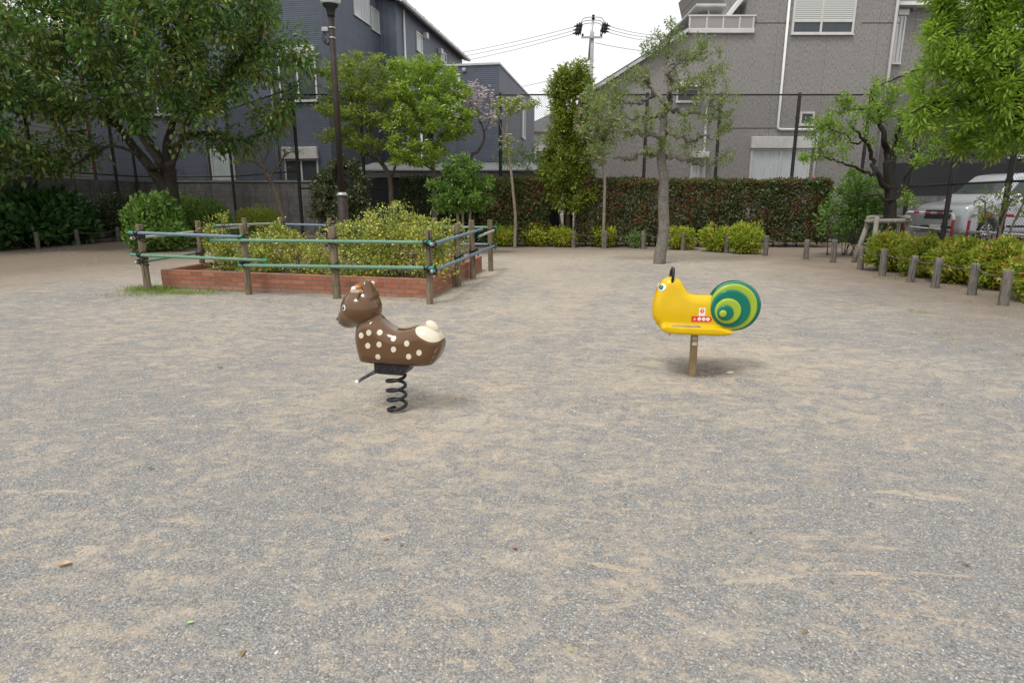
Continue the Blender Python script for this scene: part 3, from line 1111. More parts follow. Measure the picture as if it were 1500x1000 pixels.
# scuffed rear edge
for x, y, a, b in [(765, 560, .006, .022), (748, 605, .005, .018), (735, 635, .010, .008), (780, 535, .004, .012)]:
    l, nn = cast(dB, *dpx(x, y))
    if l is not None: decal(mb, dB, l, nn, oval(a, b, rot=R(-28)), .0010, 2)
M_scuff = varied('scuffed_resin', (.32, .27, .18), (.12, .075, .035), 60, .8)
mb.build('body', [M_body, M_cream, M_scuff], deer, smooth=True)
# ears: one arched hood with a cream hollow on each side
pk2 = [tuple(np.array(q)) for q in pock]
for s in (-1, 1):
    DF.prism(MBx := MB(), pk2, s * .0505 - .003, s * .0505 + .003)
    MBx.build('ear_lining', M_cream, deer)
gc = np.array(dh(283, 131))
for s in (-1, 1):
    p0 = DF.w(gc[0], s * .045, gc[1]); p1 = DF.w(gc[0], s * .16, gc[1])
    hb = MB()
    lathe(hb, p0, p1 - p0, [(0, .014), (.085, .0135), (.09, .0125)], 16)
    h = hb.build('handle', M_orange, deer, smooth=True)
    cb = MB()
    lathe(cb, p0 + unit(p1 - p0) * .09, p1 - p0, [(0, .0155), (.006, .0165), (.016, .015), (.021, .009)], 16)
    cb.build('end_cap', M_white, h, smooth=True)
# eyes, nose and mouth
l, nn = cast(dB, *dpx(153, 276))
for k in range(2):
    c, n_ = (l, nn) if k == 0 else (mirror(DF, l), nn - 2 * DF.B * np.dot(nn, DF.B))
    e = MB()
    decal(e, dB, c, n_, oval(.0235, .0235), .0016, 0)
    decal(e, dB, c, n_, oval(.0205, .0205), .0026, 1)
    decal(e, dB, c + np.array([0, 0, .0]) - DF.A * .003, n_, oval(.014, .0155), .0036, 0)
    decal(e, dB, c + np.array([0, 0, .006]) - DF.A * .004, n_, oval(.0042, .005), .0046, 1)
    e.build('eye', [M_black, M_white], deer)
nc = np.array(dh(112, 352))
mb = MB()
blob(mb, DF.w(nc[0] + .014, 0, nc[1] + .004), .020, .026, .016, DF.A, DF.B)
mb.build('nose', M_black, deer, smooth=True)
mb = MB()
l, nn = cast(dB, *dpx(150, 390))
if l is not None:
    pts = []
    for s in np.linspace(-1, 1, 13):
        q = DF.w(mc[0] - .05, s * .05, mc[1] - .028 + .008 * s * s)
        w, n2, _, _ = dB.find_nearest(Vector(q))
        pts.append(np.array(w) + np.array(n2) * .0008)
    tube(mb, pts, .0028, 6)
    mb.build('mouth', M_black, deer, smooth=True)
t0 = np.array(dh(742, 402))
mb = MB()
ax = unit(DF.A * .72 + np.array([0, 0, -.62]))
bx = unit(np.cross(DF.B, ax))
blob(mb, DF.w(t0[0], 0, t0[1]), .057, .038, .036, ax, DF.B, bx)
mb.build('tail', M_cream, deer, smooth=True)
# mount, footrest, coil
a0, z0 = dh(392, 693); a1, z1 = dh(612, 648)
mb = MB()
DF.prism(mb, [(a0 + .03, z0), (a1 - .045, z0), (a1, z1 - .012), (a1, z1 + .004), (a0, z1 + .004), (a0, z0 + .012)], -.085, .085)
for aa in (a0 + .03, (a0 + a1) / 2, a1 - .05):
    lathe(mb, DF.w(aa, -.084, (z0 + z1) / 2), -DF.B, [(0, .011), (.007, .011), (.009, .008)], 6)
mb.build('mounting_plate', M_steelblk, deer)
zt = z0
turns = 4.15
tt = np.linspace(0, 1, 170)
ac = dh(503, 800)[0]
gzd = gz(DE[0], DE[1])
hz = gzd + .006 + (zt - .014 - gzd) * np.clip((tt - .03) / .94, 0, 1)
sp_pts = np.array([DF.w(ac + .066 * math.cos(turns * 2 * math.pi * s + 2.2), .066 * math.sin(turns * 2 * math.pi * s + 2.2), z) for s, z in zip(tt, hz)])
mb = MB()
tube(mb, sp_pts, .0125, 10)
mb.build('spring', M_steelblk, deer, smooth=True)
mb = MB()
n0 = np.array(dh(245, 766, -.14))
fz = n0[1]; fa = n0[0]
tube(mb, [DF.w(fa, -.145, fz), DF.w(fa, .145, fz)], .0125, 12)
for s in (-.05, .05):
    tube(mb, spline([DF.w(a0 + .05, s, z0 + .02), DF.w(a0 - .01, s, z0 + .0), DF.w(fa, s, fz)], 4), .011, 10)
fo = mb.build('footrest', varied('worn_black_bar', (.03, .03, .03), (.20, .20, .20), 25, .4, .6), deer, smooth=True)
for s in (-1, 1):
    lathe(mb := MB(), DF.w(fa, s * .144, fz), DF.B * s, [(0, .0135), (.012, .0135), (.016, .010)], 12)
    mb.build('end_cap', M_white, fo, smooth=True)

# ------------------------------------------------------------------ the snail on its post
SF = Fr(SN[0], SN[1], R(-7))
spx = lambda x, y: (930 + x / 5.0, 370 + y / 5.0)
sh = lambda x, y, b=0.0: SF.hit(*spx(x, y), b)
snail = thing('snail_rider', 'yellow snail seat with a green ringed shell on a tan post', 'playground rider', SN)
sn_poly = spline([sh(*q) for q in [(126, 420), (132, 360), (151, 290), (181, 226), (215, 190), (260, 176), (300, 181), (335, 203), (361, 247), (388, 286), (425, 304), (480, 308),
                                   (545, 309), (640, 330), (720, 400), (725, 500), (690, 565), (500, 568), (330, 562), (195, 548), (152, 512), (130, 465)]], 4, True)
fl_poly = spline([sh(*q, -.10) for q in [(186, 548), (196, 526), (225, 518), (330, 526), (480, 532), (600, 538), (672, 556), (708, 572), (700, 588), (650, 599), (520, 598), (380, 592), (260, 586), (205, 570)]], 3, True)
eye_hi = sh(232, 250)


def snail_sdf(x, y, z):
    px, pz = x[:, :, 0] + 0 * z[:, 0, :], z[:, 0, :] + 0 * x[:, :, 0]
    t1 = np.clip((z - .50) / .34, 0, 1)
    hw = .120 - .032 * t1 * t1 * (3 - 2 * t1)
    b = extrude_sd(sd_poly(px, pz, sn_poly)[:, None, :], y, hw, .070)
    f = extrude_sd(sd_poly(px, pz, fl_poly)[:, None, :], y, .175, .026)
    return smin(b, f, .018)


lo = np.array([sn_poly[:, 0].min() - .03, -.2, fl_poly[:, 1].min() - .03]); hi = np.array([sn_poly[:, 0].max() + .03, .2, sn_poly[:, 1].max() + .03])
sV, sFc = surface_nets(snail_sdf, lo, hi, .0056, 2)
sW = local_mesh(SF, sV)
sB = bvh_of(sW, sFc)
MB().add(sW, sFc).build('body', M_yellow, snail, smooth=True)
# shell: stacked rounded discs on both sides
ppm = 5 * 918 / SN[1] * .985
rings = [((724, 386), 183, .086, M_teal), ((722, 400), 173, .112, M_lime), ((703, 412), 144, .134, M_teal), ((684, 430), 96, .154, M_lime), ((666, 442), 60, .172, M_teal), ((648, 449), 27, .187, M_lime)]
a_, z_ = sh(*rings[0][0])
mb = MB()
r0 = rings[0][1] / ppm
lathe(mb, SF.w(a_, -.086, z_), SF.B, [(0, r0 * .6), (.001, r0 - .03), (.010, r0 - .008), (.03, r0), (.142, r0), (.162, r0 - .008), (.171, r0 - .03), (.172, r0 * .6)], 64)
shell = mb.build('shell', M_teal, snail, smooth=True)
prev = .082
for (cx, cy), rr, w, m in rings[1:]:
    a_, z_ = sh(cx, cy, -w)
    a2, z2 = a_, z_
    r = rr / ppm * (SN[1] - w) / SN[1]
    for s in (-1, 1):
        mb = MB()
        q = .013
        rq = r if s < 0 else r * .68
        lathe(mb, SF.w(a_, s * (prev - .012), z_), SF.B * s, [(0, rq), (w - prev + .012 - q, rq), (w - prev + .012 - q * .5, rq - q * .13), (w - prev + .012 - q * .13, rq - q * .5), (w - prev + .012, rq - q), (w - prev + .0122, max(.001, rq - q * 2.2))], 56)
        mb.build('shell_ring', m, shell, smooth=True)
    prev = w
# eyes
l, nn = cast(sB, *spx(198, 256))
for k in range(2):
    c, n_ = (l, nn) if k == 0 else (mirror(SF, l), nn - 2 * SF.B * np.dot(nn, SF.B))
    e = MB()
    X = unit(np.cross(np.array([0, 0, 1.0]), n_)); Yv = np.cross(n_, X)
    lathe(e, c - n_ * .014, n_, [(0, .036), (.013, .035), (.018, .030), (.0185, .01)], 28, 0)
    lathe(e, c - n_ * .0 - SF.A * .005 + np.array([0, 0, .004]), n_, [(0, .022), (.006, .021), (.008, .017), (.0085, .005)], 24, 1)
    lathe(e, c + n_ * .005 - SF.A * .001 + np.array([0, 0, .008]), n_, [(0, .004), (.0042, .0035), (.0046, .002)], 12, 2)  # white dot painting a highlight onto the pupil
    e.build('eye', [M_white, M_teal, M_white], snail, smooth=True)
# antenna handle: an arch across the head
a_, z_ = sh(274, 208, -.07)
ah, zh = sh(279, 113)
arc = [SF.w(a_, -.072, z_ - .02), SF.w(a_ + .004, -.076, (z_ + zh) / 2), SF.w(ah, -.055, zh - .012), SF.w(ah, 0, zh), SF.w(ah, .055, zh - .012), SF.w(a_ + .004, .076, (z_ + zh) / 2), SF.w(a_, .072, z_ - .02)]
mb = MB()
tube(mb, spline(arc, 6), .0125, 12)
mb.build('handle', M_black, snail, smooth=True)
# metal treads on the running board
for s in (-1, 1):
    a0, z0 = sh(268, 542, -.15); a1, z1 = sh(480, 549, -.15)
    mb = MB()
    dd = sB.ray_cast(Vector(SF.w((a0 + a1) / 2, s * .148, .62)), Vector((0, 0, -1)))[0]
    zt = dd[2] if dd is not None else z0
    SF.box(mb, a0, a1, s * .148 - .020, s * .148 + .020, zt - .003, zt + .005, bev=.002)
    mb.build('footrest', M_grip, snail)
# stickers (near side)
def side_sticker(name, px0, px1, mats, art, label=None):
    (ax0, az0), (ax1, az1) = px0, px1
    mb = MB()
    art(mb)
    o = mb.build(name, mats, snail)
    if label: o['label'] = label


def on_side(x, y, off):
    l, nn = cast(sB, *spx(x, y))
    return l, nn


M_grey = plastic('grey_print', (.42, .42, .42), .4, .1)
M_gold = plastic('gold_print', (.85, .55, .05), .4, .1)
l, nn = on_side(489, 487, 0)
mb = MB()
wz, hz_ = 147 / ppm / 2, 42 / ppm / 2
pts = [(-wz, -hz_), (wz - hz_, -hz_)] + [(wz - hz_ + hz_ * math.sin(t), -hz_ * math.cos(t)) for t in np.linspace(.2, 2.94, 9)] + [(wz - hz_, hz_), (-wz, hz_)]
pts = [p for k in range(len(pts)) for p in [pts[k], ((pts[k][0] + pts[(k + 1) % len(pts)][0]) / 2, (pts[k][1] + pts[(k + 1) % len(pts)][1]) / 2)]]
decal(mb, sB, l, nn, pts, .0015, 0)
for x, y in ((472, 485), (504, 486), (535, 487)):
    l2, n2 = on_side(x, y, 0)
    decal(mb, sB, l2, n2, oval(.0155, .0155), .0025, 1)
    decal(mb, sB, l2 + SF.A * .001, n2, oval(.0075, .0085), .0035, 2)
    decal(mb, sB, l2 + SF.A * .001 + np.array([0, 0, .001]), n2, oval(.004, .005), .0042, 1)
l2, n2 = on_side(437, 486, 0)
decal(mb, sB, l2, n2, [(-.013, -.010), (.013, -.010), (0, .013)], .0025, 1)
decal(mb, sB, l2 - np.array([0, 0, .002]), n2, [(-.009, -.006), (.009, -.006), (0, .010)], .0035, 0)
decal(mb, sB, l2 - np.array([0, 0, .002]), n2, [(-.0016, -.004), (.0016, -.004), (.002, .005), (-.002, .005)], .0042, 1)
mb.build('warning_sticker', [M_red, M_white, M_grey], snail)['label'] = 'red warning sticker with three white circles'
l, nn = on_side(492, 434, 0)
mb = MB()
decal(mb, sB, l, nn, [(-.026, -.034), (0, -.034), (.025, -.034), (.026, 0), (.027, .034), (0, .034), (-.025, .034), (-.026, 0)], .0015, 0)
M_pink = plastic('pink_print', (.60, .22, .30), .4, .1)
decal(mb, sB, l + np.array([0, 0, .008]), nn, oval(.021, .021), .0022, 1)
decal(mb, sB, l + np.array([0, 0, .008]), nn, oval(.0165, .0165), .0030, 0)
decal(mb, sB, l + np.array([0, 0, .008]), nn, oval(.0145, .0145), .0038, 2)
decal(mb, sB, l + np.array([0, 0, .008]), nn, oval(.0055, .008), .0046, 3)
decal(mb, sB, l + np.array([0, 0, -.020]), nn, [(-.018, -.003), (.018, -.003), (.018, .001), (-.018, .001)], .0022, 4)
mb.build('seal_sticker', [M_white, M_pink, M_red, M_gold, M_grey], snail)['label'] = 'white sticker with a round red seal'
# post: flat pipe, slightly out of plumb, with two worn plates
(ta, tz), (ba, bz) = sh(437, 592), sh(423, 860)
mb = MB()
hwp = 25 / ppm
for k in range(1):
    V = []
    for a, z in ((ba, -.25), (ta, tz + .03)):
        c = .010
        for x, y in [(-hwp + c, -.034), (hwp - c, -.034), (hwp, -.034 + c), (hwp, .034 - c), (hwp - c, .034), (-hwp + c, .034), (-hwp, .034 - c), (-hwp, -.034 + c)]:
            V.append(SF.w(a + x, y, z))
    mb.add(np.array(V), [(j, (j + 1) % 8, 8 + (j + 1) % 8, 8 + j) for j in range(8)] + [tuple(range(7, -1, -1)), tuple(range(8, 16))])
post = mb.build('post', M_tanpost, snail)
M_plate = varied('worn_plate', (.42, .38, .28), (.22, .19, .13), 60, .5, .2)
for (x0, y0, x1, y1), art in (((419, 612, 459, 640), 0), ((421, 655, 455, 677), 1)):
    p0, p1 = sh(x0, y1, -.036), sh(x1, y0, -.036)
    pb = MB()
    SF.box(pb, p0[0], p1[0], -.0375, -.0345, p0[1], p1[1], 0)
    w, h = p1[0] - p0[0], p1[1] - p0[1]
    if art == 0:
        for kx in (.28, .62):
            lathe(pb, SF.w(p0[0] + w * kx, -.0374, p0[1] + h * .6), -SF.B, [(0, h * .27), (.0012, h * .26)], 14, 1)
        SF.box(pb, p0[0] + w * .1, p1[0] - w * .1, -.0388, -.0374, p0[1] + h * .1, p0[1] + h * .26, 2)
    else:
        SF.box(pb, p0[0] + w * .18, p1[0] - w * .35, -.0388, -.0374, p0[1] + h * .3, p1[1] - h * .2, 2)
        SF.box(pb, p0[0] + w * .72, p1[0] - w * .1, -.0388, -.0374, p0[1] + h * .2, p1[1] - h * .2, 1)
    pb.build('plate', [M_white if art else M_plate, M_grey, M_gold], post)
for x in (255, 625):
    a_, z_ = sh(x, 596, -.12)
    lathe(mb := MB(), SF.w(a_, -.12, z_ - .012), (0, 0, 1), [(0, .009), (.03, .009)], 8)
    mb.build('bolt', M_galv, snail)

def angle_of(p, q):
    return math.atan2(q[1] - p[1], q[0] - p[0])


# ------------------------------------------------------------------ brick planter
PFL, PFR, PBR = G(238, 421), G(630, 439), G(706, 396)
PBL = PFL + PBR - PFR
PH = .31
planter = thing('brick_planter', 'low red brick planter filled with variegated shrubs', 'planter', (PFL + PBR) / 2)
for p, q in ((PFL, PFR), (PFR, PBR), (PBR, PBL), (PBL, PFL)):
    fr = Fr(p[0], p[1], angle_of(p, q))
    ln = np.linalg.norm(q - p)
    mb = MB()
    e = 0.10
    fr.box(mb, 0 if p is PFL or p is PBR else e + .001, ln if p is PFL or p is PBR else ln - e - .001, 0, e, -.05, PH, bev=.006)
    mb.build('wall', material('red_brick', brick_fn(fr.A)), planter)
fr = Fr(PFL[0], PFL[1], angle_of(PFL, PFR))
mb = MB()
inn = [PFL, PFR, PBR, PBL]
cpt = sum(inn) / 4
mb.add([c + (cpt - c) * .04 + np.array([0, 0, PH - .09]) for c in inn], [(0, 1, 2, 3)])
mb.build('soil', M_soil, planter)

# ------------------------------------------------------------------ post and rail fence round the planter
FPOST = [G(217, 425), G(365, 431), G(494, 438), G(630, 446)]
RPOST = [G(671, 420), G(693, 409), G(719, 397)]
BLp = FPOST[0] + RPOST[2] - FPOST[3]
LPOST = [FPOST[0] + (BLp - FPOST[0]) * t for t in (1 / 3, 2 / 3)]
BPOST = [BLp] + [BLp + (RPOST[2] - BLp) * t for t in (.25, .5, .75)]
pf = thing('post_and_rail_fence', 'weathered wooden posts with faded green and blue rails around the planter', 'fence', FPOST[0])
HP = 1.10
posts = {}
for nm, lst in (('F', FPOST), ('R', RPOST), ('L', LPOST), ('B', BPOST)):
    for k, p in enumerate(lst):
        mb = MB()
        lean = rng.normal(size=2) * .014
        h = HP + rng.normal() * .02
        rr = .055 + rng.normal() * .003
        pts = [p + np.array([lean[0] * z, lean[1] * z, z]) for z in (-.1, .0, .3, .6, .9, h - .012, h)]
        tube(mb, pts, [rr * 1.02, rr * 1.03, rr, rr * .99, rr * .98, rr * .97, rr * .88], 14)
        posts[nm + str(k)] = (mb.build('post', M_wood, pf, smooth=False), p)


def lash(key, z, d, side):
    """black rope knot: turns round the post and over the rail"""
    o, p = posts[key]
    mb = MB()
    out = side
    for k in range(3):
        c = p + np.array([0, 0, z + (k - 1) * .013])
        th = np.linspace(0, 2 * math.pi, 17)
        tilt = (k - 1) * .05
        ring = [c + np.array([math.cos(t), math.sin(t), 0]) * .064 + out * max(0, np.dot(out[:2], [math.cos(t), math.sin(t)])) * .048 + np.array([0, 0, tilt * math.cos(t)]) for t in th]
        tube(mb, ring, .0075, 5, caps=False)
    c = p + out * .082 + np.array([0, 0, z])
    for k in (-1, 1):
        th = np.linspace(0, 2 * math.pi, 13)
        tube(mb, [c + d * .02 * k + (out * math.cos(t) + np.array([0, 0, 1]) * math.sin(t)) * .034 + d * .02 * k * math.sin(t) for t in th], .0075, 5, caps=False)
    tube(mb, spline([c + out * .03, c + out * .03 + d * .03 + np.array([0, 0, -.06]), c + d * .045 + np.array([0, 0, -.10])], 4), .006, 5)
    mb.build('lashing', M_rope, o, smooth=True)


def rail(p, q, z0, z1, r, mat, capm, nodes=True, label=None):
    mb = MB()
    p = np.array(p) + np.array([0, 0, z0]); q = np.array(q) + np.array([0, 0, z1])
    L = np.linalg.norm(q - p)
    ts, rs = [0], [r]
    x = .22
    while x < L - .1:
        for dx, k in ((-.012, 1.0), (-.004, 1.09), (.004, 1.09), (.012, 1.0)):
            ts.append((x + dx) / L); rs.append(r * k)
        x += .33
    ts.append(1); rs.append(r)
    tube(mb, [p + (q - p) * t for t in ts], rs, 12)
    o = mb.build('rail', mat, pf, smooth=True)
    if label: o['label'] = label
    mb = MB()
    for e, dr in ((p, p - q), (q, q - p)):
        lathe(mb := MB(), e - unit(dr) * .03, dr, [(0, r * 1.05), (.032, r * 1.06), (.038, r * .9)], 12)
        mb.build('end_cap', capm, o, smooth=True)


dF, dR = unit(FPOST[3] - FPOST[0]), unit(RPOST[2] - FPOST[3])
oF, oR = np.array([dF[1], -dF[0], 0]), np.array([dR[1], -dR[0], 0])
oL, oB = -oR, -oF
OFF = .082
f0, f1, f2, f3 = FPOST
rail(f0 + oF * OFF - dF * .14, f1 + oF * OFF + dF * .03, .965, .925, .026, M_pblue, M_capt, label='faded blue rail')
rail(f1 + oF * OFF - dF * .55, f3 + oF * OFF + dF * .07, .865, .905, .026, M_pgreen, M_capt)
rail(f0 + oF * OFF - dF * .16, f1 + oF * OFF + dF * .45, .60, .565, .026, M_pgreen, M_capt)
rail(f1 + oF * OFF - dF * .06, f3 + oF * OFF + dF * .10, .475, .545, .027, M_pgreen, M_capt)
r0, r1, r2, r3 = FPOST[3], RPOST[0], RPOST[1], RPOST[2]
rail(r0 + oR * OFF - dR * .12, r2 + oR * OFF + dR * .45, .88, .93, .026, M_pblue, M_galv, label='faded blue rail')
rail(r2 + oR * (OFF + .0) + dR * .10, r3 + oR * OFF + dR * .14, .80, .87, .025, M_ppale, M_capt, label='pale green rail')
rail(r0 + oR * OFF - dR * .13, r3 + oR * OFF + dR * .14, .50, .54, .026, M_pblue, M_galv, label='faded blue rail')
l1, l2, b0 = LPOST[0], LPOST[1], BLp
rail(f0 + oL * OFF - dR * .12, l2 + oL * OFF + dR * .3, .87, .93, .025, M_ppale, M_galv, label='pale bleached rail')
rail(f0 + oL * OFF - dR * .10, b0 + oL * OFF + dR * .1, .47, .58, .025, M_pgreen, M_galv)
rail(l1 + oL * OFF + dR * .6, b0 + oL * OFF + dR * .1, .99, .95, .024, M_ppale, M_capt, label='pale bleached rail')
b1, b2, b3, b4 = BPOST[1], BPOST[2], BPOST[3], RPOST[2]
rail(b0 + oB * OFF - dF * .1, b2 + oB * OFF, .93, .90, .025, M_pblue, M_capt, label='faded blue rail')
rail(b1 + oB * OFF + dF * .3, b4 + oB * OFF + dF * .1, .90, .92, .025, M_pgreen, M_capt)
rail(b0 + oB * OFF - dF * .1, b4 + oB * OFF + dF * .1, .52, .56, .025, M_pblue, M_capt, label='faded blue rail')
for k, zz in (('F0', (.955, .60)), ('F1', (.90, .52)), ('F2', (.885, .51)), ('F3', (.90, .54))):
    for z in zz: lash(k, z, dF, oF)
for k, zz in (('F3', (.87, .50)), ('R0', (.90, .51)), ('R1', (.91, .53)), ('R2', (.87, .54))):
    for z in zz: lash(k, z, dR, oR)
for k, zz in (('F0', (.87, .48)), ('L0', (.89, .50)), ('L1', (.92, .54))):
    for z in zz: lash(k, z, dR, oL)
for k, zz in (('B0', (.93, .52)), ('B1', (.91, .53)), ('B2', (.90, .54)), ('B3', (.92, .55))):
    for z in zz: lash(k, z, dF, oB)

# ------------------------------------------------------------------ street lamp
LPt = P(502, 300, 14.3)
lx, ly = LPt[0], LPt[1]
lamp = thing('street_lamp', 'dark brown park lamp post with a round glass lantern', 'street lamp', (lx, ly, 0))
M_lampbr = varied('dark_brown_paint', (.026, .019, .016), (.045, .034, .028), 8, .6, .0, 50, .1, .002, spec=.25, speck=(30, .36, (.09, .06, .045)))
AX = np.array([0, 0, 1.0])
tb = np.array([lx, ly, 0.])
zc = P(500, 287, 14.3)[2]
zl = P(498, 25, 14.3)[2]
lathe(mb := MB(), tb, AX, [(0, .120), (.02, .120), (.04, .118), (zc, .118)], 24)
mb.build('base_sleeve', M_lampbr, lamp, smooth=True)
lathe(mb := MB(), tb + AX * (zc + .001), AX, [(0, .128), (.02, .130), (.05, .118), (.075, .090), (.08, .075)], 24)
mb.build('collar', M_galv, lamp, smooth=True)
lathe(mb := MB(), tb + AX * (zc + .081), AX, [(0, .068), (zl - zc - .085, .064)], 20)
mb.build('pole', M_lampbr, lamp, smooth=True)
lathe(mb := MB(), tb + AX * (zl), AX, [(0, .078), (.04, .08), (.16, .10), (.20, .15), (.225, .165), (.24, .165)], 24)
mb.build('lantern_base', M_steelblk, lamp, smooth=True)
M_lglass = material('lantern_glass', lambda t, co: pbsdf(t, (.62, .70, .66), .15, 0, .5, trans=.45))
lathe(mb := MB(), tb + AX * (zl + .242), AX, [(0, .150), (.01, .205), (.05, .212), (.30, .205), (.42, .19), (.43, .10)], 28)
mb.build('lantern_glass', M_lglass, lamp, smooth=True)
lathe(mb := MB(), tb + AX * (zl + .675), AX, [(0, .22), (.03, .23), (.10, .16), (.15, .03)], 28)
mb.build('lantern_cap', M_lampbr, lamp, smooth=True)
zb = P(498, 44, 14.3)[2]
mb = MB()
fr = Fr(lx, ly, 0)
fr.box(mb, -.215, -.07, -.06, .06, zb - .045, zb + .045, bev=.012)
sb = mb.build('sensor_box', M_galv, lamp)
mb = MB()
for k in range(3):
    tube(mb, spline([fr.w(-.18 + .02 * k, -.03 + .03 * k, zb - .05), fr.w(-.20 + .03 * k, -.05, zb - .22), fr.w(-.11, -.06 + .05 * k, zb - .30), fr.w(-.068, 0, zb - .20 + .03 * k)], 5), .010, 6)
mb.build('cable', M_black, sb, smooth=True)
mb = MB()
for z in (zb - .18, zb + .02):
    lathe(mb := MB(), tb + AX * z, AX, [(0, .070), (.002, .073), (.028, .073), (.03, .070)], 20)
    mb.build('strap', M_galv, lamp, smooth=True)

# ------------------------------------------------------------------ bollards and ropes
bpx = [(56, 365), (115, 360), (174, 355), (776, 361), (840, 363), (886, 364), (942, 365), (1000, 367), (1064, 371), (1121, 375), (1180, 380), (1220, 385), (1260, 394), (1292, 404), (1333, 412), (1369, 421), (1423, 432), (1469, 447)]
blab = ['leftmost grey bollard before the large-leaved bush at the left edge', 'grey bollard half hidden by the large-leaved bush on the left', 'grey bollard beside the leafy shrubs, last before the planter',
        'grey bollard among bright low shrubs just right of the planter fence', 'grey bollard at the right end of the first bright low shrubs', 'grey bollard in front of the single low shrub left of the gnarled tree',
        'grey bollard just left of the gnarled tree trunk', 'grey bollard before the small round shrub right of the gnarled tree', 'grey bollard in the middle of the large bright shrub above the snail shell',
        'grey bollard at the right end of the large bright shrub', 'bare grey bollard standing alone in front of the red hedge end', 'bare grey bollard before the loose green shrub', 'grey bollard by the front leg of the wooden tree support',
        'grey bollard at the left end of the long reddish low hedge', 'second bollard along the long reddish low hedge', 'third bollard along the long reddish low hedge', 'large near bollard in the gap between reddish shrubs', 'nearest grey bollard, under the shrub at the right edge']
proto = None
BPT = [G(*q) for q in bpx]
for k, (p, lb) in enumerate(zip(BPT, blab)):
    if proto is None:
        mb = MB()
        hs_ = [(-.1, .066), (0, .066), (.12, .0655), (.28, .0645), (.46, .064), (.51, .063), (.525, .057), (.529, .045)]
        lathe(mb, (0, 0, 0), (0, 0, 1), hs_, 18)
        for V in mb.V:
            an = np.arctan2(V[:, 1], V[:, 0])
            V[:, :2] *= (1 + .025 * np.sin(an * 5 + V[:, 2] * 4) + .018 * np.sin(an * 9 - V[:, 2] * 9))[:, None]
        o = proto = mb.build('bollard', M_bollard, None, smooth=True)
    else:
        o = proto.copy(); COL.objects.link(o)
    o.location = (p[0], p[1], gz(p[0], p[1]) - .01)
    o.rotation_euler = (rng.normal() * .025, rng.normal() * .025, rng.uniform(0, 6.28))
    s = 1 + rng.normal() * .03
    o.scale = (1, 1, s)
    tag(o, lb, 'bollard', 'grey mock wood bollards edging the beds')
ords = ['first', 'second', 'third', 'fourth', 'fifth', 'sixth', 'seventh', 'eighth', 'ninth', 'tenth', 'eleventh', 'twelfth', 'thirteenth', 'fourteenth', 'fifteenth']
for a, b in [(0, 1), (1, 2)] + [(k, k + 1) for k in range(3, 17)]:
    p, q = BPT[a], BPT[b]
    L = np.linalg.norm(q - p)
    d = unit(q - p)
    sag = .03 + .02 * L
    pts = [p + d * .068 + (q - p - d * .136) * t + np.array([0, 0, .43 - sag * 4 * t * (1 - t)]) for t in np.linspace(0, 1, 12)]
    o = tube(MB(), pts, .0085, 6).build('rope', M_fiber, None, smooth=True, loc=p)
    if a < 2:
        lb = ['thin grey rope from the leftmost bollard across the large-leaved bush', 'thin grey rope between the second and third bollards on the left'][a]
    else:
        lb = f'thin grey rope between the {ords[17 - b]} and {ords[17 - a]} bollards counted from the right edge'
    tag(o, lb, 'rope', 'thin ropes strung between the bollards')

# ------------------------------------------------------------------ chain-link fences
M_wire = varied('dark_coated_wire', (.010, .010, .010), (.022, .020, .019), 20, .6)
M_fpost = varied('dark_brown_fence_paint', (.014, .012, .012), (.030, .026, .025), 6, .5, .1)


def mesh_panel(mb, p, q, z0, z1, sp=.078, r=.0031):
    p, q = np.array(p, float), np.array(q, float)
    L = np.linalg.norm(q - p); d = (q - p) / L
    H = z1 - z0
    Vs = []
    for sg in (1, -1):
        c = np.arange(-H if sg > 0 else 0, L if sg > 0 else L + H, sp)
        # line x = c + sg*z
        za = np.clip(np.where(sg > 0, -c, c - L), 0, H); zb = np.clip(np.where(sg > 0, L - c, c), 0, H)
        for cc, a, b in zip(c, za, zb):
            if b - a > .01: Vs.append((cc + sg * a, a, cc + sg * b, b, sg))
    A = np.array(Vs)
    n = len(A)
    e0 = p[None] + d[None] * A[:, 0:1] + np.array([0, 0, 1.]) * (z0 + A[:, 1:2])
    e1 = p[None] + d[None] * A[:, 2:3] + np.array([0, 0, 1.]) * (z0 + A[:, 3:4])
    t = unit(e1 - e0)
    nr = np.array([-d[1], d[0], 0])
    s = np.cross(t, nr)
    off = [nr * r, -nr * r * .5 + s * r * .87, -nr * r * .5 - s * r * .87]
    zz_ = nr * .002 * A[:, 4:5]
    V = np.stack([e0 + o + zz_ for o in off] + [e1 + o + zz_ for o in off], 1).reshape(-1, 3)
    b = np.arange(n)[:, None] * 6
    F = np.concatenate([b + np.array([[k, (k + 1) % 3, 3 + (k + 1) % 3, 3 + k]]) for k in range(3)])
    mb.add(V, F)


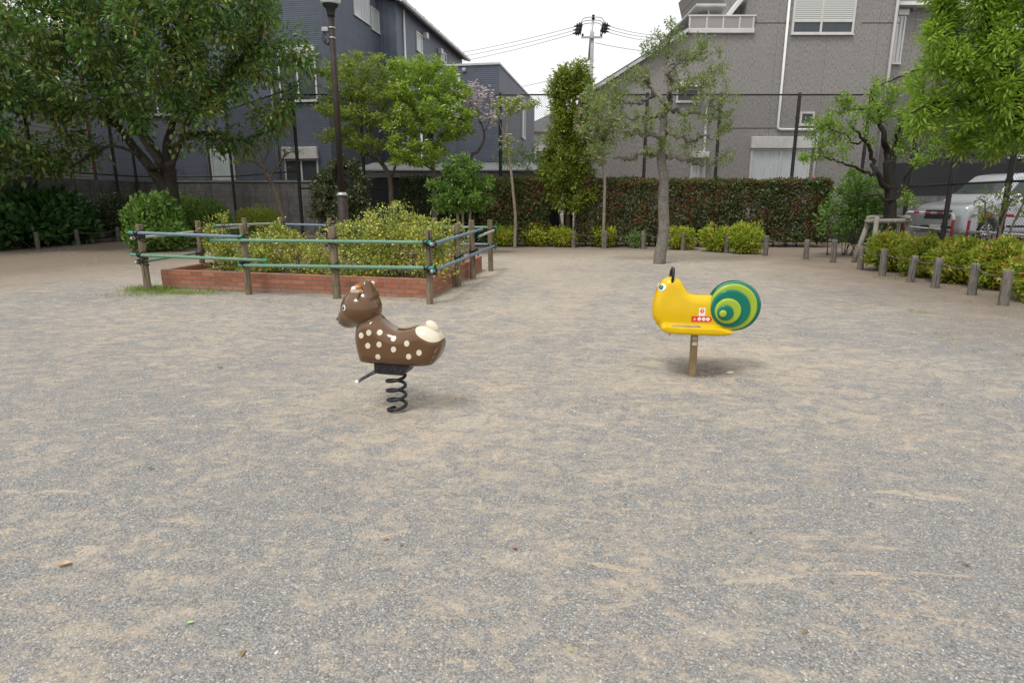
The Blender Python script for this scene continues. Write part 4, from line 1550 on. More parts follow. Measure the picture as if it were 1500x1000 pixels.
def chain_fence(name, label, runs, postpts, ztop, zmid=1.85, group=None):
    root = thing(name, label, 'fence', (postpts[0][0], postpts[0][1], 0), group)
    mb = MB()
    for p, q in runs:
        mesh_panel(mb, (p[0], p[1], 0), (q[0], q[1], 0), .06, ztop)
    m = mb.build('wire_mesh', M_wire, root)
    for p in postpts:
        lathe(mb := MB(), (p[0], p[1], -.1), (0, 0, 1), [(0, .055), (ztop + .06, .055), (ztop + .16, .05)], 12)
        for z in (.9, zmid, zmid + 1.1, zmid + 2.2):
            lathe(mb, (p[0], p[1], z), (0, 0, 1), [(0, .058), (.002, .066), (.05, .066), (.052, .058)], 12)
        mb.build('post', M_fpost, root, smooth=False)
    for p, q in runs:
        d = unit(np.array([q[0] - p[0], q[1] - p[1], 0]))
        nr = np.array([-d[1], d[0], 0]) * .0
        for z, r in ((ztop, .026), (zmid, .024), (.10, .024)):
            tube(mb := MB(), [np.array([p[0], p[1], z]) + nr, np.array([q[0], q[1], z]) + nr], r, 8)
            mb.build('rail', M_fpost, root, smooth=True)


FY = 21.0
ztop = P(900, 139, FY)[2]
XL, XR = P(437, 260, FY)[0], P(1262, 260, FY)[0]
bposts = [(P(u, 255, FY)[0], FY) for u in (437, 533, 634, 733, 838, 943, 1048, 1160, 1262)]
chain_fence('chain_link_fence', 'tall dark chain-link fence behind the hedges across the back', [((XL, FY), (XR, FY))], bposts, ztop)
lp = [(-15.6, 17.6), (-15.6, P(75, 230, 1)[0] and 15.6 / .7548), (-15.6, 24.9), (-15.6, 26.2), (-11.6, 26.2)]
chain_fence('chain_link_fence', 'shaded chain-link fence on the block wall behind the cherry tree', [((-15.6, 17.0), (-15.6, 26.2)), ((-15.6, 26.2), (-11.6, 26.2)), ((-11.6, 26.2), (XL, FY + .12))], lp, 5.0, 2.42)
rp = [(11.15, 17.7), (10.45, 15.0), (10.05, 12.75), (9.95, 10.4)]
chain_fence('chain_link_fence', 'dark chain-link fence in front of the silver car', [((XR, FY - .12), (11.15, 17.7)), ((11.15, 17.7), (10.45, 15.0)), ((10.45, 15.0), (10.05, 12.75)), ((10.05, 12.75), (9.9, 8.5))], rp, 5.0, 1.85)

# ------------------------------------------------------------------ block wall on the left
def block_fn(t, co):
    sep = t.n('ShaderNodeSeparateXYZ', None, Vector=co)
    v = t.n('ShaderNodeCombineXYZ', None, X=t.math('ADD', sep.outputs[0], sep.outputs[1]), Y=sep.outputs[2], Z=0.0).outputs[0]
    b = t.n('ShaderNodeTexBrick', dict(offset=.5), Vector=v, Color1=(0., 0., 0.), Color2=(1., 1., 1.), Mortar=(.5, .5, .5), Scale=1.0, Mortar_Size=.006, Mortar_Smooth=.1, Brick_Width=.4, Row_Height=.2)
    n = t.noise(co, 3, 6, .65)
    c = t.mix(t.ramp(n, [(.3, 0.0), (.7, 1.0)]), (.13, .125, .115), (.26, .25, .235))
    st = t.noise(t.scalev(co, (5, 5, .5)), 1.5, 5, .7)
    c = t.mix(t.ramp(st, [(.5, 0.0), (.7, .75)]), c, (.055, .052, .046))
    c = t.mix(t.math('MULTIPLY', b.outputs[1], .7), c, (.08, .075, .07))
    return pbsdf(t, c, .92, 0, .2, t.math('SUBTRACT', t.math('MULTIPLY', t.noise(co, 60, 4, .6), .4), b.outputs[1]), .6, .012)


M_block = material('stained_concrete_block', block_fn)
mb = MB()
W0.box(mb, -15.95, -15.75, 12.0, 26.6, 0, 2.22)
bw = thing('block_wall', 'old stained concrete block wall behind the shrubs on the left', 'wall', (-12, 26.6, 0))
mb.build('wall', M_block, bw)
W0.box(mb := MB(), -15.949, -8.3, 26.602, 26.80, 0, 2.2)
mb.build('wall', M_block, bw)
W0.box(mb := MB(), -15.98, -8.3, 26.57, 26.83, 2.203, 2.28)
mb.build('coping', varied('coping_concrete', (.20, .19, .175), (.32, .31, .29), 4, .9, speck=(9, .4, (.12, .07, .045))), bw)

# ------------------------------------------------------------------ buildings
M_glassd = varied('dark_window_glass', (.035, .045, .05), (.06, .07, .075), 1.2, .06, bumpscale=1, bstr=.02, spec=.6)
M_frost = varied('frosted_window_glass', (.33, .37, .37), (.45, .49, .48), 1.5, .25, bumpscale=2, bstr=.05)
M_curtain = varied('pale_curtained_glass', (.42, .45, .46), (.56, .58, .58), 2.5, .15, stretch=(9, 9, 1), bumpscale=1, bstr=.03)
M_alum = varied('pale_aluminium', (.52, .50, .47), (.62, .60, .57), 4, .4, .2)
M_wpipe = varied('white_pvc', (.66, .66, .65), (.76, .76, .75), 3, .5)
M_gpipe = varied('grey_pvc', (.32, .31, .30), (.40, .39, .38), 3, .5)
M_dark = varied('dark_void_paint', (.010, .010, .012), (.020, .020, .022), 3, .7)


def shutter_fn(t, co):
    sep = t.n('ShaderNodeSeparateXYZ', None, Vector=co)
    w = t.math('FRACT', t.math('MULTIPLY', sep.outputs[2], 16.0))
    c = t.mix(t.ramp(w, [(0, 1.0), (.16, 0.0), (1, 0.0)]), (.50, .50, .47), (.20, .20, .19))
    return pbsdf(t, c, .5, .1, .4, t.math('SINE', t.math('MULTIPLY', sep.outputs[2], 100.5)), .5, .008)


M_shutter = material('roller_shutter', shutter_fn)


def bar(parent, fr, a0, a1, z0, z1, b0, b1, mat, name, bev=0.0):
    mb = MB()
    fr.box(mb, a0, a1, b0, b1, z0, z1, bev=bev)
    return mb.build(name, mat, parent)


def window(parent, fr, p0, p1, b=0.0, mull=(), fw=.055, pane=None, frame=None, shut=None, hood=None, side=False):
    """p0 = lower-left (a,z), p1 = upper-right"""
    a0, z0 = p0; a1, z1 = p1
    mb = MB()
    d0, d1 = b - .055, b + .03
    fr.box(mb, a0, a0 + fw, d0, d1, z0, z1); fr.box(mb, a1 - fw, a1, d0, d1, z0, z1)
    fr.box(mb, a0 + fw, a1 - fw, d0 + .001, d1, z0, z0 + fw); fr.box(mb, a0 + fw, a1 - fw, d0 + .001, d1, z1 - fw, z1)
    for m in mull:
        am = a0 + (a1 - a0) * m
        fr.box(mb, am - fw * .5, am + fw * .5, d0 + .004, d1, z0 + fw, z1 - fw)
    fr.box(mb, a0 - .03, a1 + .03, b - .085, b - .056, z0 - .03, z0 + .012)
    w = mb.build('window', frame or M_alum, parent)
    bar(w, fr, a0 + fw, a1 - fw, z0 + fw, z1 - fw, b - .018, b + .02, pane or M_glassd, 'pane')
    if shut is not None:
        zs = z0 + (z1 - z0) * shut
        bar(w, fr, a0 + fw, a1 - fw, zs, z1 - fw, b - .045, b - .024, M_shutter, 'shutter')
        bar(w, fr, a0 + fw, a1 - fw, zs - .07, zs - .001, b - .049, b - .024, M_alum, 'shutter_bar')
    if hood is not None:
        hz, hd = hood
        bar(w, fr, a0 - .04, a1 + .04, z1 + .002, z1 + hz, b - hd, b + .01, M_alum, 'shutter_box', .015)
    return w


# --- grey house on the right
def grey_fn(t, co):
    sep = t.n('ShaderNodeSeparateXYZ', None, Vector=co)
    v = t.scalev(co, (50, 50, 9))
    n = t.noise(v, 1.0, 3, .6, .1)
    c = t.mix(t.ramp(n, [(.36, 0.0), (.58, 1.0)]), (.165, .154, .145), (.335, .314, .296))
    big = t.noise(t.scalev(co, (1.2, 1.2, .35)), 1.2, 4, .6)
    c = t.mix(t.ramp(big, [(.35, .0), (.75, .35)]), c, (.225, .212, .20))
    seam = t.math('LESS_THAN', t.math('FRACT', t.math('ADD', t.math('MULTIPLY', sep.outputs[0], 1 / 1.82), .13)), .006)
    c = t.mix(t.math('MULTIPLY', seam, .6), c, (.06, .055, .055))
    return pbsdf(t, c, .88, 0, .25, n, .9, .02)


M_greywall = material('textured_grey_siding', grey_fn)
GH = Fr(0, 24.0, 0)
gh = thing('grey_house', 'grey textured-siding house with a small balcony behind the hedge', 'house', (8, 24, 0))
hp = lambda u, v, b=0.0: GH.hit(u, v, b)
xl = hp(868, 300)[0]
zr1, zr2 = hp(870, 131)[1], hp(1004, 52)[1]
xb0, xb1 = hp(1006, 50)[0], hp(1104, 50)[0]
zb = hp(1050, 50)[1]
zt_ = hp(1200, -70)[1]
xr = hp(1298, 125)[0] + .09
mb = MB()
GH.prism(mb, [(xl, -.1), (xr, -.1), (xr, zt_), (xb1, zt_), (xb1, zb), (xb0, zb), (xl, zr1)], 0, 7)
mb.build('wall', M_greywall, gh)
xr2 = hp(1440, 200, .9)[0]
bar(gh, GH, xr + .002, xr2, -.1, zt_ + .4, .9, 7, M_greywall, 'side_wing')
# horizontal joints
for v, u0, u1 in ((34, 1106, 1158), (34, 1262, 1318), (188, 1062, 1136)):
    z = hp(1140, v)[1]
    bar(gh, GH, hp(u0, v)[0], hp(u1, v)[0], z - .012, z + .012, -.006, .02, M_dark, 'joint_strip')
# sloping roof edge on the left
ra, rb = np.array([xl - .35, zr1 - .25]), np.array([xb0 + .02, zb + .02])
M_rooftrim = varied('weathered_roof_trim', (.40, .40, .40), (.55, .55, .55), 3, .5, .2)
mb = MB()
GH.prism(mb, [tuple(ra), tuple(rb), (rb[0], rb[1] + .20), (ra[0], ra[1] + .20)], -.18, 7.1)
roof = mb.build('roof', varied('dark_roof_sheet', (.06, .058, .06), (.10, .098, .10), 2, .7), gh)
mb = MB()
GH.prism(mb, [(ra[0], ra[1] + .02), (rb[0], rb[1] + .02), (rb[0], rb[1] + .14), (ra[0], ra[1] + .14)], -.25, -.182)
mb.build('gutter', M_rooftrim, roof)
# balcony
bal = bar(gh, GH, xb0 + .002, xb1 - .002, zb + .001, zb + .18, -.10, 1.5, M_alum, 'balcony', .02)
zr_ = hp(1050, 23)[1]
bar(bal, GH, xb0, xb1 + .03, zr_ - .06, zr_, -.10, -.03, M_alum, 'handrail', .012)
for k, u in enumerate((1009, 1034, 1058, 1082, 1102)):
    a = hp(u, 40)[0]
    bar(bal, GH, a - .025, a + .025, zb + .182, zr_ - .062, -.085, -.045, M_alum, 'baluster')
M_smoke = material('smoked_panel', lambda t, co: t.n('ShaderNodeMixShader', None, i0=.62, i1=t.n('ShaderNodeBsdfTransparent', None, Color=(.80, .79, .78)).outputs[0], i2=pbsdf(t, (.42, .40, .39), .12)).outputs[0])
bar(bal, GH, xb0 + .03, xb1 - .02, zb + .20, zr_ - .07, -.070, -.058, M_smoke, 'glass_panel')
# recessed upper storey with its own low roof
zu = hp(1050, 9, 1.5)[1]
xu0 = hp(1027, 20, 1.5)[0]
mb = MB()
GH.prism(mb, [(xu0, zb + .01), (xb1 - .01, zb + .01), (xb1 - .01, zu + 1.6), (xb1 - 1.1, zu + 1.6), (xu0 + .9, zu), (xu0, zu)], 1.55, 6.8)
mb.build('upper_wall', M_greywall, gh)
ea = bar(gh, GH, hp(1019, 8, 1.0)[0], hp(1064, 8, 1.0)[0], hp(1040, 11, 1.0)[1], hp(1040, 6, 1.0)[1], .95, 6.9, M_rooftrim, 'eave', .03)
q0, q1 = np.array(hp(1064, 24, .9)), np.array(hp(1088, -6, .9))
mb = MB()
GH.prism(mb, [tuple(q0), (q0[0] + .14, q0[1] - .02), (q1[0] + .14, q1[1] - .02), tuple(q1)], .9, 6.9)
mb.build('sloping_eave', M_wpipe, gh)
window(gh, GH, (hp(1084, 50, 1.5)[0], zb + .2), (hp(1099, 0, 1.5)[0], zu + 1.2), 1.5, pane=M_glassd)
lathe(mb := MB(), (hp(1038, 20, 1.35)[0], 24 + 1.35, zb + .18), (0, 0, 1), [(0, .04), (hp(1038, 11, 1.35)[1] - zb - .18, .04)], 10)
mb.build('downpipe', M_wpipe, gh, smooth=True)
# windows
p0, p1 = hp(1158, 51), hp(1262, -62)
window(gh, GH, p0, p1, 0, mull=(.47,), fw=.075, shut=.19)
p0, p1 = hp(1095, 278), hp(1188, 218)
window(gh, GH, p0, p1, 0, mull=(.5,), fw=.07, pane=M_curtain, hood=(.42, .16))
p0, p1 = hp(1170, 184), hp(1193, 164)
window(gh, GH, p0, p1, 0, fw=.07)
p0, p1 = hp(990, 150), hp(1024, 130)
window(gh, GH, p0, p1, 0, fw=.06, pane=M_glassd, hood=(.16, .35))
p0, p1 = hp(1009, 285), hp(1034, 232)
window(gh, GH, p0, p1, 0, fw=.06, pane=M_curtain, hood=(.22, .30), mull=(.5,))
p0, p1 = hp(1305, 94, .9), hp(1327, 24, .9)
window(gh, GH, (p0[0], p0[1]), (p1[0], p1[1]), .9, fw=.06, pane=M_curtain, mull=(.5,), hood=(.22, .14))
# pipes
def wallpipe(pts, r, mat, b=-.06, clips=()):
    mb = MB()
    tube(mb, [GH.w(a, b, z) for a, z in pts], r, 10)
    mb.build('downpipe', mat, gh, smooth=True)
a1, z1 = hp(1138, 190)
a2, z2 = hp(1197, 191)
wallpipe([(a1, zt_), (a1, z1 + .1), (a1 + .03, z1 + .03), (a1 + .1, z1), (a2 - .1, z1 - .01), (a2 - .03, z1 - .04), (a2, z1 - .1), (a2, .2)], .045, M_wpipe)
a, _ = hp(1298, 125)
wallpipe([(a, zt_), (a, .2)], .055, M_gpipe)
a, z = hp(1035, 160)
wallpipe([(a, z), (a, .2)], .05, M_gpipe)
bar(gh, GH, xr + .01, xr2, hp(1340, 8, .5)[1], hp(1340, 3, .5)[1], .45, .898, M_wpipe, 'fascia')
for u in (1340, 1364):
    a, z = hp(u, 12, .8)
    lathe(mb := MB(), GH.w(a, .9, z), -GH.B, [(0, .09), (.10, .09), (.16, .06)], 14)
    mb.build('vent', M_gpipe, gh, smooth=True)

# --- navy house
NA = -math.atan((916 - 750) / 918.0)
Acor = P(487, 240, 27.5)
NH = Fr(Acor[0], Acor[1], NA)


def navy_fn(mode):
    A_, B_ = NH.A, NH.B

    def fn(t, co):
        sep = t.n('ShaderNodeSeparateXYZ', None, Vector=co)
        x, y, z = sep.outputs
        al = t.math('ADD', t.math('MULTIPLY', x, float(A_[0] + B_[0])), t.math('MULTIPLY', y, float(A_[1] + B_[1])))
        n = t.noise(co, 2.2, 4, .6)
        c = t.mix(t.ramp(n, [(.3, 0.0), (.7, 1.0)]), (.082, .095, .126), (.110, .125, .160))
        if mode == 'tile':
            v = t.n('ShaderNodeCombineXYZ', None, X=al, Y=z, Z=0.0).outputs[0]
            b = t.n('ShaderNodeTexBrick', dict(offset=.5), Vector=v, Color1=(0., 0., 0.), Color2=(1., 1., 1.), Mortar=(.5, .5, .5), Scale=1.0, Mortar_Size=.008, Mortar_Smooth=.3, Brick_Width=3.64, Row_Height=.078)
            r = t.n('ShaderNodeSeparateColor', None, Color=b.outputs[0]).outputs[0]
            c = t.mix(t.math('MULTIPLY', r, .5), c, (.122, .136, .172))
            c = t.mix(t.math('MULTIPLY', b.outputs[1], .75), c, (.035, .040, .055))
            pan = t.math('LESS_THAN', t.math('FRACT', t.math('MULTIPLY', al, 1 / 1.82)), .010)
            c = t.mix(t.math('MULTIPLY', pan, .6), c, (.015, .017, .025))
            h = t.math('SUBTRACT', 1.0, b.outputs[1])
        else:
            w = t.math('FRACT', t.math('MULTIPLY', al, 1 / .30))
            h = t.ramp(w, [(0, 1.0), (.10, 1.0), (.16, 0.0), (.94, 0.0), (1, 1.0)])
            c = t.mix(t.math('MULTIPLY', h, .35), c, (.10, .11, .14))
        return pbsdf(t, c, .5, 0, .35, h, .8, .02)
    return fn


M_navyt = material('navy_tile_siding', navy_fn('tile'))
M_navyb = material('navy_batten_siding', navy_fn('batten'))
nh = thing('navy_house', 'tall navy blue tiled house behind the trees on the left', 'house', Acor * np.array([1, 1, 0]))
zN = 12.0
b1 = NH.hita(560, 150, 0)[0]
a2 = NH.hit(583, 100, b1)[0]
b2 = NH.hita(678, 150, a2)[0]
zE = NH.hita(678, 88, a2)[1]
aL = NH.hit(118, 200, 0)[0]
bar(nh, NH, aL, 0, -.1, zN, 0, b1 - .003, M_navyt, 'wall')
mb = MB()
NH.prism(mb, [(aL, -.1), (a2, -.1), (a2, zE), (a2 - .01, zE + .01), (aL, zE + 3.5)], b1, b2)
mb.build('wall', M_navyb, nh)
mb = MB()
NH.prism(mb, [(a2 + .38, zE - .10), (a2 + .38, zE + .06), (a2 - 6, zE + 2.2), (a2 - 6, zE + 2.0)], b1 - .4, b2 + .3)
rf = mb.build('roof', varied('slate_roof', (.05, .05, .055), (.09, .09, .095), 3, .7), nh)
bar(rf, NH, a2 + .38, a2 + .54, zE - .10, zE + .04, b1 - .42, b2 + .32, M_rooftrim, 'gutter')
for k in range(9):
    b = b1 + .5 + k * (b2 - b1) / 9.0
    bar(rf, NH, a2 + .30, a2 + .38, zE + .10, zE + .22, b, b + .12, M_galv, 'snow_guard')
NS = Fr(*(NH.w(0, 0, 0)[:2]), NA + math.pi / 2)     # side face frame: a' runs away from the viewer, b' to the left


def sidewin(a_plane, px0, px1, **kw):
    fr = Fr(*(NH.w(a_plane, 0, 0)[:2]), NA + math.pi / 2)
    b0_, z0_ = NH.hita(*px0, a_plane); b1_, z1_ = NH.hita(*px1, a_plane)
    return window(nh, fr, (min(b0_, b1_), min(z0_, z1_)), (max(b0_, b1_), max(z0_, z1_)), **kw)


sidewin(0, (518, 22), (538, -30), mull=(.5,), pane=M_curtain, fw=.07)
sidewin(0, (543.5, 43), (554, 18), pane=M_frost, fw=.06)
sidewin(a2, (610, 74), (617.5, 52), pane=M_frost, fw=.08)
sidewin(a2, (645, 88), (653, 80), pane=M_glassd, fw=.08)
for (u, v) in ((619, 52), (641, 75)):
    b, z = NH.hita(u, v, a2)
    bar(nh, NH, a2, a2 + .28, z - .16, z + .16, b, b + .3, M_alum, 'vent_hood', .03)


def npipe(a, b, z0, z1, mat, r=.055):
    lathe(mb := MB(), NH.w(a, b, z0), (0, 0, 1), [(0, r), (z1 - z0, r)], 10)
    mb.build('downpipe', mat, nh, smooth=True)


b_, z_ = NH.hita(591, 20, a2 + .06)
npipe(a2 + .07, b_, .1, zE - .1, M_wpipe)
npipe(NH.hit(408, 250, -.06)[0], -.06, .1, zN - .1, M_gpipe)
npipe(NH.hit(304, 240, -.06)[0], -.06, .1, zN - .1, M_gpipe)
nhp = lambda u, v: NH.hit(u, v, 0)
window(nh, NH, nhp(421, 285), nhp(466, 233), 0, mull=(.5,), fw=.07, pane=M_glassd, hood=(.5, .18))
window(nh, NH, nhp(412, 150), nhp(462, 82), 0, mull=(.5,), fw=.07, pane=M_glassd, hood=(.40, .18))
window(nh, NH, nhp(314, 275), nhp(342, 218), 0, fw=.07, pane=M_frost)
window(nh, NH, nhp(205, 170), nhp(255, 110), 0, mull=(.5,), fw=.07, pane=M_glassd)

# --- navy annex
Cc = P(731, 150, 27.0)
AN = Fr(Cc[0], Cc[1], NA)
an = thing('navy_annex', 'lower flat-roofed navy building with a slim window, behind the dogwoods', 'building', Cc * np.array([1, 1, 0]))
zA = AN.hita(731, 95, 0)[1]
aA = AN.hit(606, 150, 0)[0]
bA = AN.hita(783, 160, 0)[0]
bar(an, AN, aA, 0, -.1, zA, 0, bA, M_navyt, 'wall')
bar(an, AN, aA - .03, .04, zA + .001, zA + .08, -.04, bA + .04, M_rooftrim, 'parapet_cap')
p0, p1 = AN.hit(662, 178, 0), AN.hit(674.5, 108, 0)
window(an, AN, p0, p1, 0, fw=.09, pane=M_curtain, frame=M_wpipe)
fr = Fr(Cc[0], Cc[1], NA + math.pi / 2)
b0_, z0_ = AN.hita(764, 202, 0); b1_, z1_ = AN.hita(769, 154, 0)
window(an, fr, (b0_, z0_), (b1_, z1_), 0, fw=.09, pane=M_frost, frame=M_wpipe)
p = AN.hit(680, 103, 0)
lathe(mb := MB(), AN.w(p[0], 0, p[1]), -AN.B, [(0, .09), (.05, .09), (.07, .06)], 14)
mb.build('vent', M_gpipe, an, smooth=True)
npipe2 = AN.hit(616, 150, -.06)
lathe(mb := MB(), AN.w(npipe2[0], -.06, .1), (0, 0, 1), [(0, .05), (zA - .2, .05)], 10)
mb.build('downpipe', M_wpipe, an, smooth=True)

# --- carport
cpz = P(650, 250, 23.2)[2]
cx0, cx1 = P(518, 250, 23.2)[0], P(835, 250, 23.2)[0]
cpt_ = thing('carport', 'low grey-roofed carport with a dark open front behind the hedge', 'carport', ((cx0 + cx1) / 2, 24.5, 0))
def corr_fn(t, co):
    sep = t.n('ShaderNodeSeparateXYZ', None, Vector=co)
    n = t.noise(co, 3, 5, .6)
    c = t.mix(n, (.17, .17, .172), (.30, .30, .30))
    return pbsdf(t, c, .5, .3, .4, t.math('SINE', t.math('MULTIPLY', sep.outputs[0], 60.0)), .7, .02)
mb = MB()
W0.prism(mb, [(cx0, cpz - .02), (cx1, cpz - .02), (cx1, cpz + .06), (cx0, cpz + .06)], 23.2, 23.25)
V = [(cx0, 23.0, cpz - .03), (cx1, 23.0, cpz - .03), (cx1, 26.6, cpz + .42), (cx0, 26.6, cpz + .42)]
V += [(x, y, z + .05) for x, y, z in V]
MB().add(V, BOXF).build('roof', material('corrugated_roof', corr_fn), cpt_)
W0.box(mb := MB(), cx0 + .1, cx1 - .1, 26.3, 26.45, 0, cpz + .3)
mb.build('back_wall', M_dark, cpt_)  # near-black colour paints in the shade of the open carport
for x in np.linspace(cx0 + .15, cx1 - .15, 5):
    W0.box(mb := MB(), x - .04, x + .04, 23.35, 23.43, 0, cpz - .01)
    mb.build('post', M_fpost, cpt_)
W0.box(mb := MB(), cx0 + .1, cx1 - .1, 23.30, 23.34, cpz - .24, cpz - .05)
mb.build('fascia', M_gpipe, cpt_)
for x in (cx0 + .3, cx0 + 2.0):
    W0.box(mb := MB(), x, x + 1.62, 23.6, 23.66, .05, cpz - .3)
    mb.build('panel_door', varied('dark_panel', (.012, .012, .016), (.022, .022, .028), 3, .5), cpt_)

# --- light-sided house at the far left
def lap_fn(t, co):
    sep = t.n('ShaderNodeSeparateXYZ', None, Vector=co)
    w = t.math('FRACT', t.math('MULTIPLY', sep.outputs[2], 1 / .17))
    n = t.noise(co, 2.5, 5, .6)
    c = t.mix(n, (.40, .385, .37), (.54, .525, .50))
    c = t.mix(t.ramp(w, [(0, .85), (.10, .85), (.16, 0.0), (1, 0.0)]), c, (.10, .095, .09))
    return pbsdf(t, c, .8, 0, .3, w, .8, .02)
lh = thing('pale_house', 'pale lap-sided house glimpsed behind the cherry tree', 'house', (-19, 22, 0))
W0.box(mb := MB(), -25, -17.4, 12, 26.3, 0, 7.5)
mb.build('wall', material('pale_lap_siding', lap_fn), lh)
W0.box(mb := MB(), -17.55, -17.36, 26.302, 26.46, 0, 7.5)
mb.build('corner_trim', varied('rusty_trim', (.14, .05, .03), (.20, .08, .05), 5, .8), lh)
W0.prism(mb := MB(), [(-25.4, 7.5), (-16.9, 7.5), (-16.9, 7.65), (-21, 9.6), (-25.4, 8.0)], 11.5, 26.7)
mb.build('roof', M_rooftrim, lh)
SW = Fr(-17.4, 12, math.pi / 2)
window(lh, SW, (9.2, 3.4), (10.8, 4.6), 0, mull=(.5,), fw=.07, pane=M_curtain)
window(lh, SW, (4.8, 3.4), (6.4, 4.6), 0, mull=(.5,), fw=.07, pane=M_curtain)

# --- dark house beyond the car park and houses far behind
dh_ = thing('dark_house', 'dark clad house beyond the parked car, mostly hidden by foliage', 'house', (22, 28, 0))
W0.box(mb := MB(), 14.6, 34, 27, 36, 0, 6.2)
mb.build('wall', varied('dark_cladding', (.045, .042, .042), (.075, .07, .07), 3, .8, stretch=(1, 1, 8)), dh_)
W0.prism(mb := MB(), [(14.0, 6.2), (34.6, 6.2), (34.6, 6.35), (24, 8.4), (14.0, 6.35)], 26.4, 36.5)
mb.build('roof', M_rooftrim, dh_)
DH = Fr(0, 27, 0)
window(dh_, DH, (17.0, 3.2), (18.8, 4.5), 0, mull=(.5,), fw=.07, pane=M_curtain)
window(dh_, DH, (21.0, 3.2), (22.8, 4.5), 0, mull=(.5,), fw=.07, pane=M_curtain)
wl = thing('boundary_wall', 'block wall topped by dark louvre boards behind the car', 'wall', (20, 22.4, 0))
W0.box(mb := MB(), 13.2, 32, 22.4, 22.55, 0, 1.62)
mb.build('wall', M_block, wl)
def louvre_fn(t, co):
    sep = t.n('ShaderNodeSeparateXYZ', None, Vector=co)
    w = t.math('FRACT', t.math('MULTIPLY', sep.outputs[2], 1 / .11))
    c = t.mix(t.ramp(w, [(0, 1.0), (.2, 0.0)]), (.035, .034, .036), (.008, .008, .008))
    return pbsdf(t, c, .6, 0, .3, w, .8, .02)
W0.box(mb := MB(), 13.3, 32, 22.44, 22.50, 1.622, 2.75)
mb.build('louvre_boards', material('louvre_boards', louvre_fn), wl)
far = thing('far_house', 'pale house far behind, seen in the gap beside the annex', 'house', (3.5, 62, 0))
W0.box(mb := MB(), 1.0, 8, 60, 68, 0, 7.6)
mb.build('wall', varied('pale_render', (.45, .44, .43), (.55, .54, .52), 2, .85), far)
W0.prism(mb := MB(), [(.5, 7.6), (8.5, 7.6), (8.5, 7.8), (4.5, 9.6), (.5, 7.8)], 59.5, 68.5)
mb.build('roof', varied('grey_roof', (.20, .20, .21), (.28, .28, .29), 2, .7), far)
FHf = Fr(0, 60, 0)
window(far, FHf, (2.2, 4.6), (3.6, 6.0), 0, mull=(.5,), fw=.08)
window(far, FHf, (4.6, 4.6), (6.0, 6.0), 0, mull=(.5,), fw=.08)

# ------------------------------------------------------------------ car park, barriers, car
mb = MB()
V = [(9.75, 6, .35), (10.2, 12.7, .35), (10.65, 15.2, .35), (11.3, 17.9, .35), (12.0, 21.2, .35), (12.6, 27, .35), (40, 27, .35), (40, 6, .35)]
n = len(V)
V2 = V + [(x, y, -.05) for x, y, z in V]
MB().add(V2, [tuple(range(n))[::-1]] + [(j, (j + 1) % n, n + (j + 1) % n, n + j) for j in range(n)]).build('car_park', M_asphalt)
tag(bpy.data.objects['car_park'], 'raised asphalt car park beyond the right fence', 'pavement', kind='structure')

M_redp = varied('red_paint', (.48, .02, .03), (.58, .04, .05), 8, .45, speck=(30, .36, (.6, .5, .5)))
M_whp = varied('white_paint', (.66, .66, .65), (.76, .76, .75), 8, .45, speck=(30, .34, (.35, .3, .28)))


def barrier(label, p, q, h=.81, r=.032, lower=True):
    root = thing('pipe_barrier', label, 'barrier', p, 'red and white pipe barriers')
    p, q = np.array(p), np.array(q)
    d = unit(q - p)
    L = np.linalg.norm(q - p)
    k = .14
    path = [p, p + AX * (h - k)] + [p + d * (k - k * math.cos(t)) + AX * (h - k + k * math.sin(t)) for t in np.linspace(.3, 1.57, 5)]
    N = int(L / .26)
    path += [p + d * s + AX * h for s in np.linspace(k + .02, L - k - .02, N)]
    path += [q - d * (k - k * math.cos(t)) + AX * (h - k + k * math.sin(t)) for t in np.linspace(1.57, .3, 5)] + [q + AX * (h - k), q]
    path = np.array(path)
    t = tube(MB(), path, r, 10)
    Fm, _ = t.F[0]
    seg = np.arange(len(Fm)) // 10
    m = len(path) - 1
    red = ((seg == 0) | (seg == m - 1) | ((seg > 6) & (seg < m - 7) & (seg % 2 == 0)))
    t.F = [(Fm[~red], 0), (Fm[red], 1)] + t.F[1:]
    t.build('top_rail', [M_whp, M_redp], root, smooth=True)
    if lower:
        tube(mb := MB(), [p + AX * .42 + d * .03, q + AX * .42 - d * .03], .024, 8)
        mb.build('lower_rail', M_whp, root, smooth=True)
    return root


b0q, b1q = P(1318, 345, 16.4), P(1393, 345, 14.9)
barrier('red and white pipe barrier left of the car bonnet', (b0q[0] + .6, 17.2, .35), (b1q[0], 14.9, .35))
b2q, b3q = P(1411, 345, 14.6), P(1560, 345, 12.6)
barrier('red and white pipe barrier across the front wheel of the car', (b2q[0] + .05, 14.55, .35), (b3q[0] - .5, 12.6, .35))

# car
CF = Fr(12.0, 16.5, R(13), .35)
car = thing('parked_car', 'silver car parked behind the fence, nose to the left', 'car', (12.0, 16.5, .35))
M_silver = material('silver_paint', lambda t, co: pbsdf(t, (.54, .55, .57), .28, .35, .5, coat=.6))
M_tyre = varied('tyre_rubber', (.012, .012, .012), (.022, .022, .022), 20, .85)
M_alloy = varied('alloy_rim', (.45, .46, .47), (.55, .56, .57), 10, .3, .8)
M_lens = material('headlight_lens', lambda t, co: pbsdf(t, (.55, .58, .60), .08, 0, .6, coat=.5))
M_trim = varied('black_trim', (.012, .012, .013), (.02, .02, .021), 10, .5)
low = spline([(0.02, .30), (0.0, .58), (.04, .82), (.13, .97), (.55, 1.07), (1.05, 1.13), (1.5, 1.16), (3.0, 1.17), (3.9, 1.15), (4.05, .9), (4.08, .4), (3.95, .24), (2.0, .22), (.25, .22)], 4, True)
